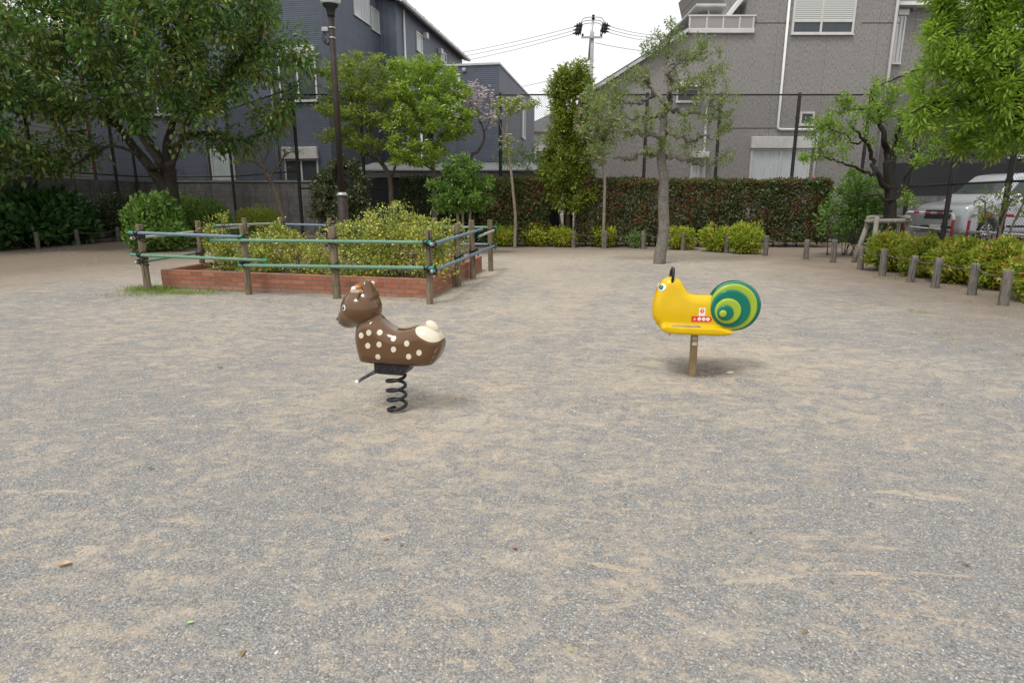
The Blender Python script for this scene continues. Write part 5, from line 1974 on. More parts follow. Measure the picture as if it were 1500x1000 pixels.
cab = spline([(.95, 1.08), (1.30, 1.40), (1.66, 1.72), (1.92, 1.83), (2.8, 1.88), (3.5, 1.83), (3.9, 1.65), (4.02, 1.2), (2.5, 1.1)], 4, True)
WB = (.85, 3.35)


def car_sdf(x, y, z):
    px, pz = x[:, :, 0] + 0 * z[:, 0, :], z[:, 0, :] + 0 * x[:, :, 0]
    yc = y - .83
    hw = .83 - .06 * np.clip((.35 - x) / .35, 0, 1) ** 2
    a = extrude_sd(sd_poly(px, pz, low)[:, None, :], yc, hw, .10)
    tz = np.clip((z - 1.12) / .7, 0, 1)
    b = extrude_sd(sd_poly(px, pz, cab)[:, None, :], yc, .76 - .13 * tz, .10)
    d = smin(a, b, .06)
    for wx in WB:
        wl_ = np.maximum(np.sqrt((x - wx) ** 2 + (z - .31) ** 2) - .37, .60 - np.abs(yc))
        d = np.maximum(d, -wl_)
    return d


cV, cF = surface_nets(car_sdf, (-.08, -.06, .1), (4.2, 1.72, 1.98), .03, 2)
MB().add(local_mesh(CF, cV), cF).build('body', M_silver, car, smooth=True)
for wx in WB:
    for s, b in ((-1, .05), (1, 1.61)):
        c = CF.w(wx, b + .09 * (1 if s < 0 else -1), .31)
        lathe(mb := MB(), c - CF.B * .09, CF.B, [(0, .19), (.005, .25), (.02, .295), (.045, .31), (.135, .31), (.16, .295), (.175, .25), (.18, .19)], 32)
        w = mb.build('wheel', M_tyre, car, smooth=True)
        mb = MB()
        for k in range(10):
            th = k * 2 * math.pi / 10
            dr = CF.A * math.cos(th) + np.array([0, 0, 1]) * math.sin(th)
            tube(mb, [c + CF.B * s * .085 + dr * .03, c + CF.B * s * .088 + dr * .19], [.022, .014], 6)
        lathe(mb, c + CF.B * s * .07, CF.B * s, [(0, .20), (.022, .20), (.026, .185), (.010, .178), (.004, .05)], 30)
        lathe(mb, c + CF.B * s * .075, CF.B * s, [(0, .05), (.02, .045), (.022, .01)], 14)
        mb.build('rim', M_alloy, w, smooth=True)


def panel(name, pts, mat, thick=.012, parent=None):
    """pts: world quad, thickened along its normal"""
    p = np.array(pts)
    nrm = unit(np.cross(p[1] - p[0], p[2] - p[0]))
    mb = MB()
    n = len(p)
    mb.add(np.concatenate([p, p + nrm * thick]), [tuple(range(n))[::-1], tuple(range(n, 2 * n))] + [(j, (j + 1) % n, n + (j + 1) % n, n + j) for j in range(n)])
    return mb.build(name, mat, parent or car)


cB = bvh_of(cV, cF)


def skin(name, dirn, grid_pts, mat, off=.006):
    """a patch laid on the car body: grid of local (x,y,z) start points cast along dirn"""
    g = np.array(grid_pts)
    V = np.zeros_like(g)
    for i in range(g.shape[0]):
        for j in range(g.shape[1]):
            l, nn, _, _ = cB.ray_cast(Vector(g[i, j]), Vector(dirn))
            if l is None:
                l, nn, _, _ = cB.find_nearest(Vector(g[i, j]))
            nn = np.array(nn)
            V[i, j] = np.array(l) - np.array(dirn) * off
    ni, nj = g.shape[:2]
    F = [(i * nj + j, (i + 1) * nj + j, (i + 1) * nj + j + 1, i * nj + j + 1) for i in range(ni - 1) for j in range(nj - 1)]
    W = local_mesh(CF, V.reshape(-1, 3))
    return MB().add(W, F).build(name, mat, car, smooth=True)


def quadgrid(c, n=8, m=6):
    c = np.array(c, float)
    return [[(c[0] * (1 - s) + c[1] * s) * (1 - t) + (c[3] * (1 - s) + c[2] * s) * t for t in np.linspace(0, 1, m)] for s in np.linspace(0, 1, n)]


skin('windscreen', (.75, 0, -.66), quadgrid([(.5, .16, 1.85), (.5, 1.50, 1.85), (.85, 1.42, 2.22), (.85, .24, 2.22)], 10, 8), M_glassd)
skin('side_window', (0, 1, 0), quadgrid([(1.42, -.3, 1.25), (2.35, -.3, 1.25), (2.35, -.3, 1.68), (1.86, -.3, 1.64)]), M_glassd)
skin('side_window', (0, 1, 0), quadgrid([(2.45, -.3, 1.25), (3.35, -.3, 1.25), (3.25, -.3, 1.67), (2.45, -.3, 1.69)]), M_glassd)
skin('grille', (1, 0, 0), quadgrid([(-.4, .42, .62), (-.4, 1.24, .62), (-.4, 1.24, .86), (-.4, .42, .86)]), M_trim)
skin('lower_grille', (1, 0, 0), quadgrid([(-.4, .35, .30), (-.4, 1.31, .30), (-.4, 1.31, .44), (-.4, .35, .44)]), M_trim)
skin('number_plate', (1, 0, 0), quadgrid([(-.4, .66, .34), (-.4, 1.0, .34), (-.4, 1.0, .47), (-.4, .66, .47)]), M_white, .014)
for y0, y1 in ((.06, .44), (1.22, 1.60)):
    skin('headlight', (.9, 0, -.2), quadgrid([(-.3, y0, .78), (-.3, y1, .78), (-.3, y1, .98), (-.3, y0, .98)]), M_lens)
skin('fender_shadow_line', (0, 1, 0), quadgrid([(1.2, -.3, .40), (2.95, -.3, .40), (2.95, -.3, .46), (1.2, -.3, .46)]), M_trim, .004).name = 'side_shadow_strip'  # black strip that paints a shadow line along the lower side
for b, s in ((-.10, -1), (1.76, 1)):
    blob(mb := MB(), CF.w(1.50, b, 1.24), .07, .10, .07, CF.A, CF.B)
    mb.build('wing_mirror', M_silver, car, smooth=True)

# ------------------------------------------------------------------ utility pole and wires
UY = 46.0
up_ = lambda u, v: P(u, v, UY)
pb = up_(861, 292)
pole = thing('utility_pole', 'concrete utility pole with black insulators above the roofs', 'utility pole', (pb[0], UY, 0))
M_conc = varied('pole_concrete', (.28, .28, .275), (.38, .38, .37), 3, .85)
zt1 = up_(860, 47)[2]
lathe(mb := MB(), (pb[0], UY, 0), (0, 0, 1), [(0, .19), (zt1, .125)], 16)
mb.build('pole', M_conc, pole, smooth=True)
tube(mb := MB(), [up_(862.5, 88), up_(865, 55), up_(869, 30)], .075, 10)
mb.build('steel_extension', M_galv, pole, smooth=True)
z = up_(866, 56)[2]
W0.box(mb := MB(), up_(851, 56)[0], up_(882, 56)[0], UY - .23, UY - .13, z - .06, z + .06)
mb.build('crossarm', M_galv, pole)
for u in (853, 880):
    lathe(mb := MB(), up_(u, 56) + np.array([0, -.18, .06]), (0, 0, 1), [(0, .04), (.05, .09), (.10, .05), (.14, .09), (.18, .03)], 12)
    mb.build('pin_insulator', M_steelblk, pole, smooth=True)
insL = [(847, 38), (846, 43.5), (845, 48.5)]
insR = [(888, 37.5), (887, 42), (885.5, 46)]
for lst, sgn in ((insL, -1), (insR, 1)):
    for (u, v) in lst:
        c = up_(u, v)
        d = unit(np.array([sgn * 1.0, 0, -.16]))
        lathe(mb := MB(), c - d * .30, d, [(0, .05), (.06, .20), (.12, .08), (.20, .24), (.28, .09), (.36, .20), (.44, .06), (.60, .04)], 12)
        mb.build('insulator', M_steelblk, pole, smooth=True)
for (uL, vL), (uR, vR), vm in zip(insL, insR, (25.5, 30, 34)):
    tube(mb := MB(), spline([up_(uL + 3, vL - 3), up_(uL + 9, (vL + vm) / 2 - 5), up_(868, vm), up_(uR - 7, (vR + vm) / 2 - 5), up_(uR - 2, vR - 3)], 6), .022, 5)
    mb.build('jumper_wire', M_steelblk, pole, smooth=True)
lathe(mb := MB(), up_(869, 30), (0, 0, 1), [(0, .05), (.10, .14), (.2, .05), (.3, .12), (.36, .03)], 12)
mb.build('top_insulator', M_steelblk, pole, smooth=True)
M_cable = varied('grey_cable', (.30, .27, .28), (.38, .35, .36), 2, .7)


def wire(p, q, sag, label, r=.022):
    p, q = np.array(p), np.array(q)
    pts = [p + (q - p) * t - AX * sag * 4 * t * (1 - t) for t in np.linspace(0, 1, 14)]
    o = tube(MB(), pts, r, 5).build('overhead_wire', M_cable, None, smooth=True, loc=p)
    tag(o, label, 'wire', 'overhead wires at the utility pole')


for k, ((u, v), v2) in enumerate(zip(insL, (74, 80, 87))):
    a = up_(u - 3, v + 1); b = P(672, v2, 60.0)
    wire(a, a + (b - a) * 1.5, .25, ['topmost', 'middle', 'lowest'][k] + ' of the three overhead wires left of the utility pole')
for k, ((u, v), v2) in enumerate(zip(insR, (45, 49, 54))):
    a = up_(u + 4, v + 1); b = P(945, v2, 58.0)
    wire(a, a + (b - a) * 2.2, .3, ['topmost', 'middle', 'lowest'][k] + ' of the three overhead wires right of the utility pole')
wire(up_(872, 63), P(1000, 77, 58), .2, 'lone low wire running right from the pole below its crossarm')
wire(P(740, 131, 58), P(830, 111, 54), .1, 'lone wire low in the sky beside the annex roof')

# ------------------------------------------------------------------ small things on the ground
def leaf_obj(name, label, u, v, L, W, col, rz, curl=.25, lift=.004):
    p = G(u, v)
    p[2] = gz(p[0], p[1]) + lift
    m = varied(name + '_skin', col, tuple(min(1, c * 1.35) for c in col), 60, .7, bumpscale=150, bstr=.3)
    V, F = [], []
    nx_, ny_ = 9, 5
    for i in range(nx_):
        t = i / (nx_ - 1)
        w = W * math.sin(math.pi * min(1, max(0.02, t * .97 + .02))) ** .8
        for j in range(ny_):
            s = j / (ny_ - 1) * 2 - 1
            x, y = (t - .5) * L, s * w / 2
            zz_ = curl * L * ((t - .5) ** 2) * .9 + abs(s) ** 1.5 * w * curl * .7
            V.append(p + np.array([x * math.cos(rz) - y * math.sin(rz), x * math.sin(rz) + y * math.cos(rz), zz_]))
    F = [(i * ny_ + j, (i + 1) * ny_ + j, (i + 1) * ny_ + j + 1, i * ny_ + j + 1) for i in range(nx_ - 1) for j in range(ny_ - 1)]
    o = MB().add(V, F).build(name, m, None, smooth=True, loc=p)
    tag(o, label, 'leaf')


leaf_obj('fallen_leaf', 'curled pale brown leaf on the gravel at the lower left', 95, 829, .052, .034, (.38, .27, .18), R(30), .5)
leaf_obj('fallen_leaf', 'small dark red leaf on the gravel near the middle', 755, 809, .024, .014, (.20, .02, .015), R(-40), .5)
leaf_obj('fallen_leaf', 'small pale green leaf on the gravel below the brown leaf', 279, 914, .028, .013, (.30, .45, .20), R(15), .5)
leaf_obj('fallen_leaf', 'tiny dark green leaf on the gravel left of the deer', 222, 691, .035, .012, (.10, .15, .05), R(5), .5)
leaf_obj('fallen_leaf', 'thin brown leaf on the ground between planter and gravel', 323, 539, .06, .014, (.14, .09, .05), R(10), .6)
sp_ = G(1070, 544)
mb = MB()
blob(mb, sp_ + np.array([0, 0, gz(sp_[0], sp_[1]) + .008]), .038, .016, .014, n=10, m=6)
tag(mb.build('flat_stone', varied('pale_stone', (.40, .36, .30), (.52, .48, .41), 30, .85), None, loc=sp_), 'flat pale stone lying right of the snail post', 'stone')

# ================================================================== vegetation
L_cherry = leafmat('cherry_leaf', [(0, (0.024, 0.082, 0.017)), (.35, (0.048, 0.144, 0.028)), (.75, (0.090, 0.228, 0.043)), (.96, (0.183, 0.324, 0.063)), (1.0, (0.439, 0.180, 0.057))], .3, .34, .55)
L_bright = leafmat('bright_leaf', [(0, (0.099, 0.193, 0.018)), (.5, (0.209, 0.341, 0.033)), (1, (0.385, 0.495, 0.083))], .45, .42)
L_plum = leafmat('plum_leaf', [(0, (0.086, 0.167, 0.018)), (.6, (0.178, 0.299, 0.031)), (1, (0.322, 0.437, 0.066))], .45, .38)
L_dog = leafmat('dogwood_leaf', [(0, (0.094, 0.168, 0.018)), (.5, (0.198, 0.308, 0.032)), (1, (0.352, 0.437, 0.065))], .5, .42)
L_dogd = leafmat('dull_dogwood_leaf', [(0, (0.077, 0.128, 0.020)), (.6, (0.182, 0.256, 0.036)), (1, (0.341, 0.378, 0.075))], .5, .4)
L_var = leafmat('variegated_leaf', [(0, (.050, .110, .016)), (.55, (.125, .205, .028)), (.74, (.25, .31, .045)), (.90, (.54, .52, .11)), (.97, (.72, .68, .30)), (1, (.75, .48, .04))], .42, .24)
L_nan = leafmat('nandina_leaf', [(0, (0.067, 0.144, 0.014)), (.40, (0.190, 0.306, 0.022)), (.80, (0.403, 0.512, 0.040)), (.95, (0.470, 0.400, 0.045)), (1, (0.403, 0.112, 0.035))], .45, .3)
L_nanr = leafmat('reddish_nandina_leaf', [(0, (0.054, 0.122, 0.014)), (.38, (0.162, 0.256, 0.020)), (.76, (0.346, 0.435, 0.036)), (.92, (0.410, 0.307, 0.045)), (1, (0.346, 0.090, 0.040))], .45, .3)
L_phot = leafmat('photinia_leaf', [(0, (.030, .055, .016)), (.5, (.062, .100, .026)), (.95, (.11, .155, .042)), (1, (.20, .06, .04))], .35, .2)
L_photr = leafmat('photinia_red_leaf', [(0, (0.188, 0.027, 0.025)), (.6, (0.312, 0.048, 0.040)), (1, (0.400, 0.125, 0.075))], .38, .25)
L_darkh = leafmat('dark_hedge_leaf', [(0, (0.018, 0.029, 0.013)), (.6, (0.039, 0.058, 0.021)), (1, (0.078, 0.094, 0.034))], .4, .15)
L_oak = leafmat('grey_green_leaf', [(0, (0.074, 0.129, 0.036)), (.5, (0.142, 0.218, 0.060)), (.94, (0.252, 0.336, 0.110)), (1, (0.315, 0.224, 0.080))], .42, .3)
L_hyd = leafmat('hydrangea_leaf', [(0, (.018, .055, .014)), (.6, (.040, .105, .024)), (1, (.075, .17, .036))], .35, .28)
L_aza = leafmat('azalea_leaf', [(0, (.045, .105, .016)), (.6, (.095, .19, .028)), (1, (.19, .29, .042))], .5, .28)
L_mid = leafmat('mid_green_leaf', [(0, (.048, .110, .018)), (.6, (.105, .205, .033)), (1, (.22, .33, .065))], .42, .32)
L_cam = leafmat('glossy_dark_leaf', [(0, (0.022, 0.049, 0.016)), (.6, (0.046, 0.089, 0.030)), (.95, (0.095, 0.149, 0.057)), (1, (0.189, 0.068, 0.041))], .25, .15, .6)
L_bam = leafmat('yellow_green_leaf', [(0, (.070, .115, .016)), (.5, (.165, .225, .028)), (1, (.34, .37, .06))], .45, .35)
M_pinkf = leafmat('pale_pink_bract', [(0, (.62, .36, .38)), (.6, (.74, .52, .52)), (1, (.80, .68, .64))], .6, .3)
M_pinkd = leafmat('dusty_pink_bract', [(0, (.58, .40, .41)), (.6, (.70, .54, .53)), (1, (.78, .68, .64))], .6, .3)
M_purp = leafmat('purple_petal', [(0, (.36, .015, .20)), (1, (.52, .04, .34))], .6, .3)


def B0(u, Y, z=0.0):
    p = P(u, 300, Y)
    return np.array([p[0], Y, z])


def S(Y, pts, r0, r1, base=False, wig=0.0):
    q = []
    for k, (u, v) in enumerate(pts):
        p = P(u, v, Y + (wig * math.sin(k * 1.7 + len(pts)) if k else 0))
        q.append(p)
    if base: q[0] = np.array([q[0][0], q[0][1], gz(q[0][0], q[0][1]) - .03])
    return (np.array(q), r0, r1)


# ---- cherry tree on the left
Y = 20.0
tree('cherry_tree', 'large dark-barked cherry tree with a broad dense crown on the left', [
    S(Y, [(254, 352), (252, 316), (248, 285), (246, 262), (247, 246)], .34, .22, True),
    S(Y - .1, [(248, 282), (236, 268), (216, 240), (196, 216), (172, 184), (140, 166), (104, 160), (60, 140)], .18, .06, wig=.35),
    S(Y, [(246, 262), (229, 222), (206, 190), (186, 150), (170, 90)], .14, .05, wig=.5),
    S(Y + .1, [(247, 255), (244, 214), (252, 185), (262, 140), (275, 70)], .14, .05, wig=.5),
    S(Y - .1, [(248, 262), (257, 216), (276, 200), (312, 196), (350, 206), (400, 190)], .13, .04, wig=.4),
    S(Y - 1.2, [(238, 244), (200, 190), (150, 120), (110, 60)], .10, .04, wig=.8),
    S(Y - 1.0, [(250, 245), (280, 170), (330, 110), (380, 60)], .10, .04, wig=.8),
    S(Y - .6, [(206, 228), (166, 214), (132, 228), (100, 246), (60, 252)], .05, .02),
], [E(190, 60, Y - .8, 3.6, 2.8, 2.6), E(60, 70, Y - 1, 3.2, 2.4, 2.6), E(330, 40, Y - .6, 2.4, 2.2, 2.3), E(415, 80, Y - .4, 1.3, 1.4, 1.6), E(425, 160, Y - .4, 1.0, 1.1, .7),
    E(60, 170, Y - .8, 2.4, 1.6, 1.0), E(260, 130, Y - 1.6, 2.4, 1.4, 1.2), E(90, 222, Y - .6, 1.5, 1.0, .4, 2.2), E(330, 215, Y - .6, 1.1, .9, .38, 2.2), E(200, -60, Y - .6, 4.5, 2.8, 2.2), E(370, 150, Y - 1.2, 1.4, 1.2, .9), E(-60, 130, Y - 2, 2.6, 2.2, 2.8)],
    (M_bark_dark, L_cherry), nattr=1500, step=.24, infl=1.5, kill=.42, leafn=46000, L=(.14, .21), asp=.44, spread=.46, droop=.55, tip=.006, rleaf=.022, jit=.3, seed=4, maxr=.10, iters=90)

# ---- gnarled pruned tree in the middle
Y = 14.85
z3 = lambda *a: [(700 + x / 2.5, y / 2.5) for x, y in a]
tree('gnarled_tree', 'pruned tree with a bare pale trunk and gnarled twisting branches', [
    S(Y, z3((664, 968), (668, 930), (676, 890), (682, 830), (679, 760), (681, 690), (680, 640), (672, 590), (672, 540), (678, 490), (681, 440)), .155, .085, True),
    S(Y - .15, z3((672, 520), (640, 493), (610, 492), (585, 482), (560, 487), (535, 478), (512, 450), (470, 440), (425, 425)), .062, .016, wig=.22),
    S(Y + .1, z3((668, 572), (630, 566), (600, 563), (570, 578), (540, 584), (505, 574), (470, 580), (440, 568)), .058, .016, wig=.25),
    S(Y + .05, z3((676, 578), (710, 575), (745, 582), (780, 586), (805, 600), (845, 602), (885, 582), (915, 574)), .058, .014, wig=.25),
    S(Y - .2, z3((680, 492), (705, 486), (735, 496), (770, 520), (800, 516), (830, 498), (865, 500), (900, 470)), .050, .014, wig=.25),
    S(Y, z3((681, 440), (688, 400), (676, 365), (650, 345), (632, 318), (622, 290), (590, 285), (565, 300)), .062, .016, wig=.22),
    S(Y + .1, z3((684, 420), (706, 372), (700, 340), (722, 322), (745, 330), (775, 306), (815, 318)), .055, .014, wig=.25),
    S(Y, z3((700, 345), (706, 300), (694, 262), (704, 225), (690, 190), (705, 150), (712, 110)), .050, .014, wig=.2),
    S(Y - .1, z3((700, 255), (730, 240), (755, 215), (790, 212), (825, 190)), .032, .012, wig=.2),
    S(Y + .2, z3((680, 440), (650, 430), (620, 440), (590, 425), (560, 440), (525, 415)), .048, .012, wig=.3),
    S(Y - .1, z3((690, 400), (730, 400), (760, 420), (800, 410), (840, 425), (880, 400)), .044, .012, wig=.3),
    S(Y + .2, z3((660, 350), (620, 360), (585, 378), (545, 375), (510, 360), (460, 365)), .036, .012, wig=.3),
], [E(*z3((x, y))[0], Y + dy, rx, .45, rz, w) for x, y, dy, rx, rz, w in [
    (495, 440, 0, .45, .28, 1.1), (440, 545, .1, .40, .22, .9), (530, 330, .2, .45, .32, 1.2), (455, 390, -.1, .42, .3, 1.1), (405, 460, 0, .36, .3, .9), (420, 340, .1, .36, .28, .8), (480, 320, .2, .36, .26, .8), (580, 270, 0, .40, .28, 1), (690, 120, 0, .38, .32, 1.1), (640, 180, .2, .36, .3, .9), (770, 170, -.1, .42, .3, 1),
    (830, 180, 0, .35, .28, .8), (880, 270, .1, .4, .35, 1), (900, 380, 0, .4, .35, 1.1), (890, 460, .1, .42, .3, 1), (900, 580, 0, .35, .22, .8), (800, 330, -.3, .5, .3, 1), (730, 260, .3, .45, .3, .9), (620, 420, -.3, .5, .28, .9), (780, 450, -.3, .45, .25, .8),
    (560, 490, -.25, .4, .25, .8), (830, 540, -.2, .4, .22, .7), (650, 540, -.35, .35, .2, .5), (740, 560, .3, .4, .2, .5), (600, 570, 0, .35, .18, .5)]],
    (M_bark_grey, L_oak), nattr=900, step=.085, infl=.55, kill=.12, leafn=12000, L=(.045, .08), asp=.42, gnarl=.028, spread=.095, droop=.0, tip=.0035, rleaf=.0075, jit=.55, seed=8, maxr=.03, up=.05, upn=.5)

# ---- fresh green tree at the right edge
Y = 10.9
tree('bright_green_tree', 'bright fresh green tree overhanging the right edge', [
    (np.array([[9.35, 10.5, -.03], [9.32, 10.5, .8], [9.25, 10.55, 1.6], [9.05, 10.6, 2.3]]), .15, .11),
    S(Y, [(1506, 200), (1490, 190), (1472, 168), (1440, 148), (1405, 150), (1365, 152), (1335, 166)], .075, .016, wig=.15),
    S(Y - .2, [(1500, 196), (1490, 150), (1470, 100), (1450, 40), (1440, -20)], .08, .03, wig=.2),
    S(Y + .3, [(1506, 198), (1470, 196), (1440, 186), (1410, 196)], .045, .014, wig=.1),
    S(Y - .3, [(1500, 190), (1530, 120), (1540, 40), (1550, -40)], .08, .03, wig=.2),
    S(Y, [(1455, 155), (1420, 110), (1390, 70), (1375, 20)], .045, .016, wig=.2),
], [E(1425, 50, Y, .95, .8, .95), E(1490, 110, Y - .3, .9, .8, .95), E(1395, 130, Y + .1, .62, .6, .45), E(1375, 75, Y, .42, .5, .50, .16), E(1445, 195, Y, .65, .6, .42), E(1380, 178, Y + .2, .52, .5, .28, .14), E(1430, -50, Y, .9, .9, .7), E(1520, 20, Y - .2, 1.0, .9, 1.1), E(1350, 185, Y + .2, .34, .4, .24, .08), E(1355, 120, Y + .2, .34, .4, .34, .09), E(1420, 225, Y + .2, .5, .5, .22, .10), E(1500, 215, Y - .2, .5, .6, .35)],
    (M_bark_black, L_bright), nattr=1000, step=.13, infl=.8, kill=.20, leafn=34000, L=(.08, .13), asp=.30, spread=.20, droop=.02, tip=.004, rleaf=.012, jit=.3, seed=14, up=.06)

# ---- dark-trunked plum with its wooden support
Y = 15.4
z4 = lambda *a: [(1100 + x / 2.5, y / 2.5) for x, y in a]
tree('plum_tree', 'black-barked plum tree with sparse fresh leaves inside a log support', [
    S(Y, z4((506, 930), (508, 850), (510, 760), (512, 690), (506, 640), (503, 590)), .150, .115, True),
    S(Y - .1, z4((500, 690), (475, 660), (455, 628), (446, 590), (440, 548), (415, 510), (385, 480), (365, 462)), .070, .022, wig=.12),
    S(Y - .2, z4((450, 640), (420, 632), (395, 618), (350, 600), (305, 585), (270, 575)), .045, .014, wig=.1),
    S(Y + .1, z4((505, 620), (500, 560), (488, 510), (478, 460), (470, 420), (448, 372), (440, 330)), .085, .022, wig=.15),
    S(Y, z4((512, 640), (520, 580), (528, 520), (545, 470), (570, 430)), .060, .018, wig=.15),
    S(Y - .1, z4((520, 740), (545, 700), (560, 660), (585, 620), (620, 590)), .040, .012, wig=.1),
    S(Y - .2, z4((500, 740), (470, 712), (420, 720), (390, 728), (360, 716)), .035, .012, wig=.1),
    S(Y, z4((415, 510), (380, 525), (340, 490), (290, 470)), .028, .010, wig=.15),
    S(Y, z4((478, 460), (430, 420), (400, 400), (340, 400)), .028, .010, wig=.15),
], [E(*z4((x, y))[0], Y + dy, rx, .5, rz, w) for x, y, dy, rx, rz, w in [
    (330, 420, 0, .55, .28, 1.4), (260, 455, 0, .5, .2, 1), (240, 500, 0, .35, .28, .8), (200, 575, 0, .28, .2, .5), (300, 545, -.2, .4, .2, .6), (420, 390, 0, .5, .3, 1.2), (400, 470, -.2, .45, .3, .8), (520, 400, .2, .5, .35, 1), (560, 350, .1, .5, .35, .9),
    (590, 450, .1, .5, .35, 1), (610, 520, 0, .5, .3, .8), (330, 350, .1, .25, .15, .4), (620, 590, -.1, .35, .2, .4), (480, 300, .1, .2, .3, .3), (600, 740, -.2, .35, .15, .3)]],
    (M_bark_black, L_plum), nattr=520, step=.11, infl=.7, kill=.17, leafn=7000, L=(.055, .10), asp=.40, gnarl=.02, spread=.12, droop=.05, tip=.004, rleaf=.010, jit=.35, seed=21, maxr=.035)
sup = thing('tree_support', 'grey log support frame tied around the black plum trunk', 'tree support', B0(1305, 15.3))
zt = P(1305, 322, 15.2)[2]
for (u0, y0), (u1, y1) in (((1260, 14.95), (1277, 15.10)), ((1287, 14.55), (1287.5, 14.9)), ((1343, 15.1), (1331, 15.15)), ((1318, 16.1), (1313, 15.75))):
    p, q = B0(u0, y0, -.05), B0(u1, y1, zt + .07)
    tube(mb := MB(), [p, (p + q) / 2, q - (q - p) * .01, q], [.058, .056, .054, .048], 12)
    mb.build('leg', M_greywood, sup, smooth=True)
for (u0, y0, dz0), (u1, y1, dz1) in (((1271, 14.98, -.03), (1338, 15.05, -.02)), ((1276, 15.62, .05), (1336, 15.60, .04)), ((1274, 15.0, .05), (1292, 15.75, .02)), ((1334, 14.95, .06), (1318, 15.75, .03))):
    p, q = B0(u0, y0, zt + dz0), B0(u1, y1, zt + dz1)
    tube(mb := MB(), [p, p + (q - p) * .02, (p + q) / 2, q - (q - p) * .02, q], [.048, .055, .057, .055, .048], 12)
    mb.build('crossbar', M_greywood, sup, smooth=True)

# ---- dogwoods and slim trees behind the planter
Y = 19.6
z2 = lambda *a: [(350 + x / 2.5, y / 2.5) for x, y in a]
tree('dogwood_tree', 'open-crowned yellow-green tree with layered twigs right of the lamp post', [
    S(Y, z2((556, 900), (558, 780), (556, 690), (548, 640), (525, 600)), .085, .065, True),
    S(Y, z2((540, 625), (510, 590), (475, 570), (440, 560), (410, 530), (390, 490)), .045, .014, wig=.2),
    S(Y + .2, z2((556, 660), (572, 610), (574, 560), (560, 500), (540, 460), (530, 400)), .045, .016, wig=.2),
    S(Y - .2, z2((525, 600), (490, 540), (470, 480), (465, 400), (455, 330)), .045, .014, wig=.2),
    S(Y, z2((475, 570), (440, 490), (420, 420), (410, 330)), .030, .012, wig=.2),
], [E(*z2((x, y))[0], Y + dy, rx * 1.22, .9, rz * 1.5, w) for x, y, dy, rx, rz, w in [
    (430, 240, 0, .75, .30, 1), (520, 270, .2, .8, .3, 1.1), (400, 330, -.2, .7, .22, .9), (500, 350, 0, .8, .22, 1), (350, 400, 0, .55, .22, .8), (450, 430, -.3, .7, .18, .8), (540, 440, .2, .6, .2, .7), (370, 500, 0, .6, .16, .6), (470, 520, -.2, .55, .15, .6), (340, 260, 0, .4, .25, .5)]],
    (M_bark_brown, L_dogd), nattr=800, step=.13, infl=.9, kill=.17, leafn=11500, L=(.07, .115), asp=.5, spread=.17, droop=.1, tip=.004, rleaf=.012, jit=.3, seed=31, flat=.4)
tree('dogwood_tree', 'dense yellow-green dogwood with scattered pale pink blossoms', [
    S(Y - .2, z2((720, 860), (716, 740), (712, 640), (706, 560), (700, 480), (690, 400), (690, 310)), .090, .03, True),
    S(Y - .2, z2((708, 560), (660, 520), (620, 480), (590, 440)), .035, .012, wig=.2),
    S(Y, z2((706, 540), (750, 500), (790, 450), (820, 420)), .035, .012, wig=.2),
    S(Y - .3, z2((700, 480), (650, 420), (620, 350)), .03, .012, wig=.2),
    S(Y, z2((696, 440), (740, 380), (790, 330)), .03, .012, wig=.2),
    S(Y - .4, z2((712, 620), (670, 600), (620, 570), (580, 550)), .03, .012, wig=.2),
], [E(*z2((x, y))[0], Y - .2 + dy, rx * 1.2, .95, rz * 1.5, w) for x, y, dy, rx, rz, w in [
    (640, 260, 0, .65, .3, 1.1), (720, 270, .2, .75, .3, 1.2), (620, 340, -.2, .8, .24, 1), (740, 340, .1, .8, .24, 1), (690, 400, -.4, 1.0, .22, 1.1), (790, 410, 0, .7, .2, .9), (630, 470, -.3, .7, .2, .9), (740, 470, -.3, .9, .2, 1.1), (600, 540, -.3, .5, .16, .7), (680, 550, -.5, .7, .2, .8), (790, 480, .1, .5, .2, .6), (630, 590, -.3, .6, .14, .6)]],
    (M_bark_brown, L_dog), nattr=950, step=.13, infl=.9, kill=.17, leafn=18500, L=(.07, .12), asp=.5, spread=.17, droop=.1, tip=.004, rleaf=.012, jit=.3, seed=33, flat=.4,
    flowers=(300, .065, M_pinkf, [E(635, 165, Y - .3, 2.2, 1.6, .9), E(620, 225, Y - .5, 1.6, 1.6, .8)]))
tree('pink_dogwood', 'small dusty pink flowering dogwood against the navy annex', [
    S(Y + .5, [(690, 350), (690, 290), (690, 232), (700, 222), (709, 205), (708, 190), (702, 174), (698, 150)], .055, .02, True),
    S(Y + .5, [(708, 196), (716, 180), (722, 160)], .02, .01),
    S(Y + .4, [(704, 180), (692, 160), (686, 140)], .02, .01),
], [E(696, 140, Y + .5, .62, .6, .42), E(712, 172, Y + .5, .65, .6, .32), E(688, 165, Y + .4, .4, .4, .3)],
    (M_bark_brown, L_dogd), nattr=300, step=.10, infl=.7, kill=.15, leafn=260, L=(.04, .06), spread=.08, tip=.003, rleaf=.010, seed=35, flowers=(620, .050, M_pinkd, None))
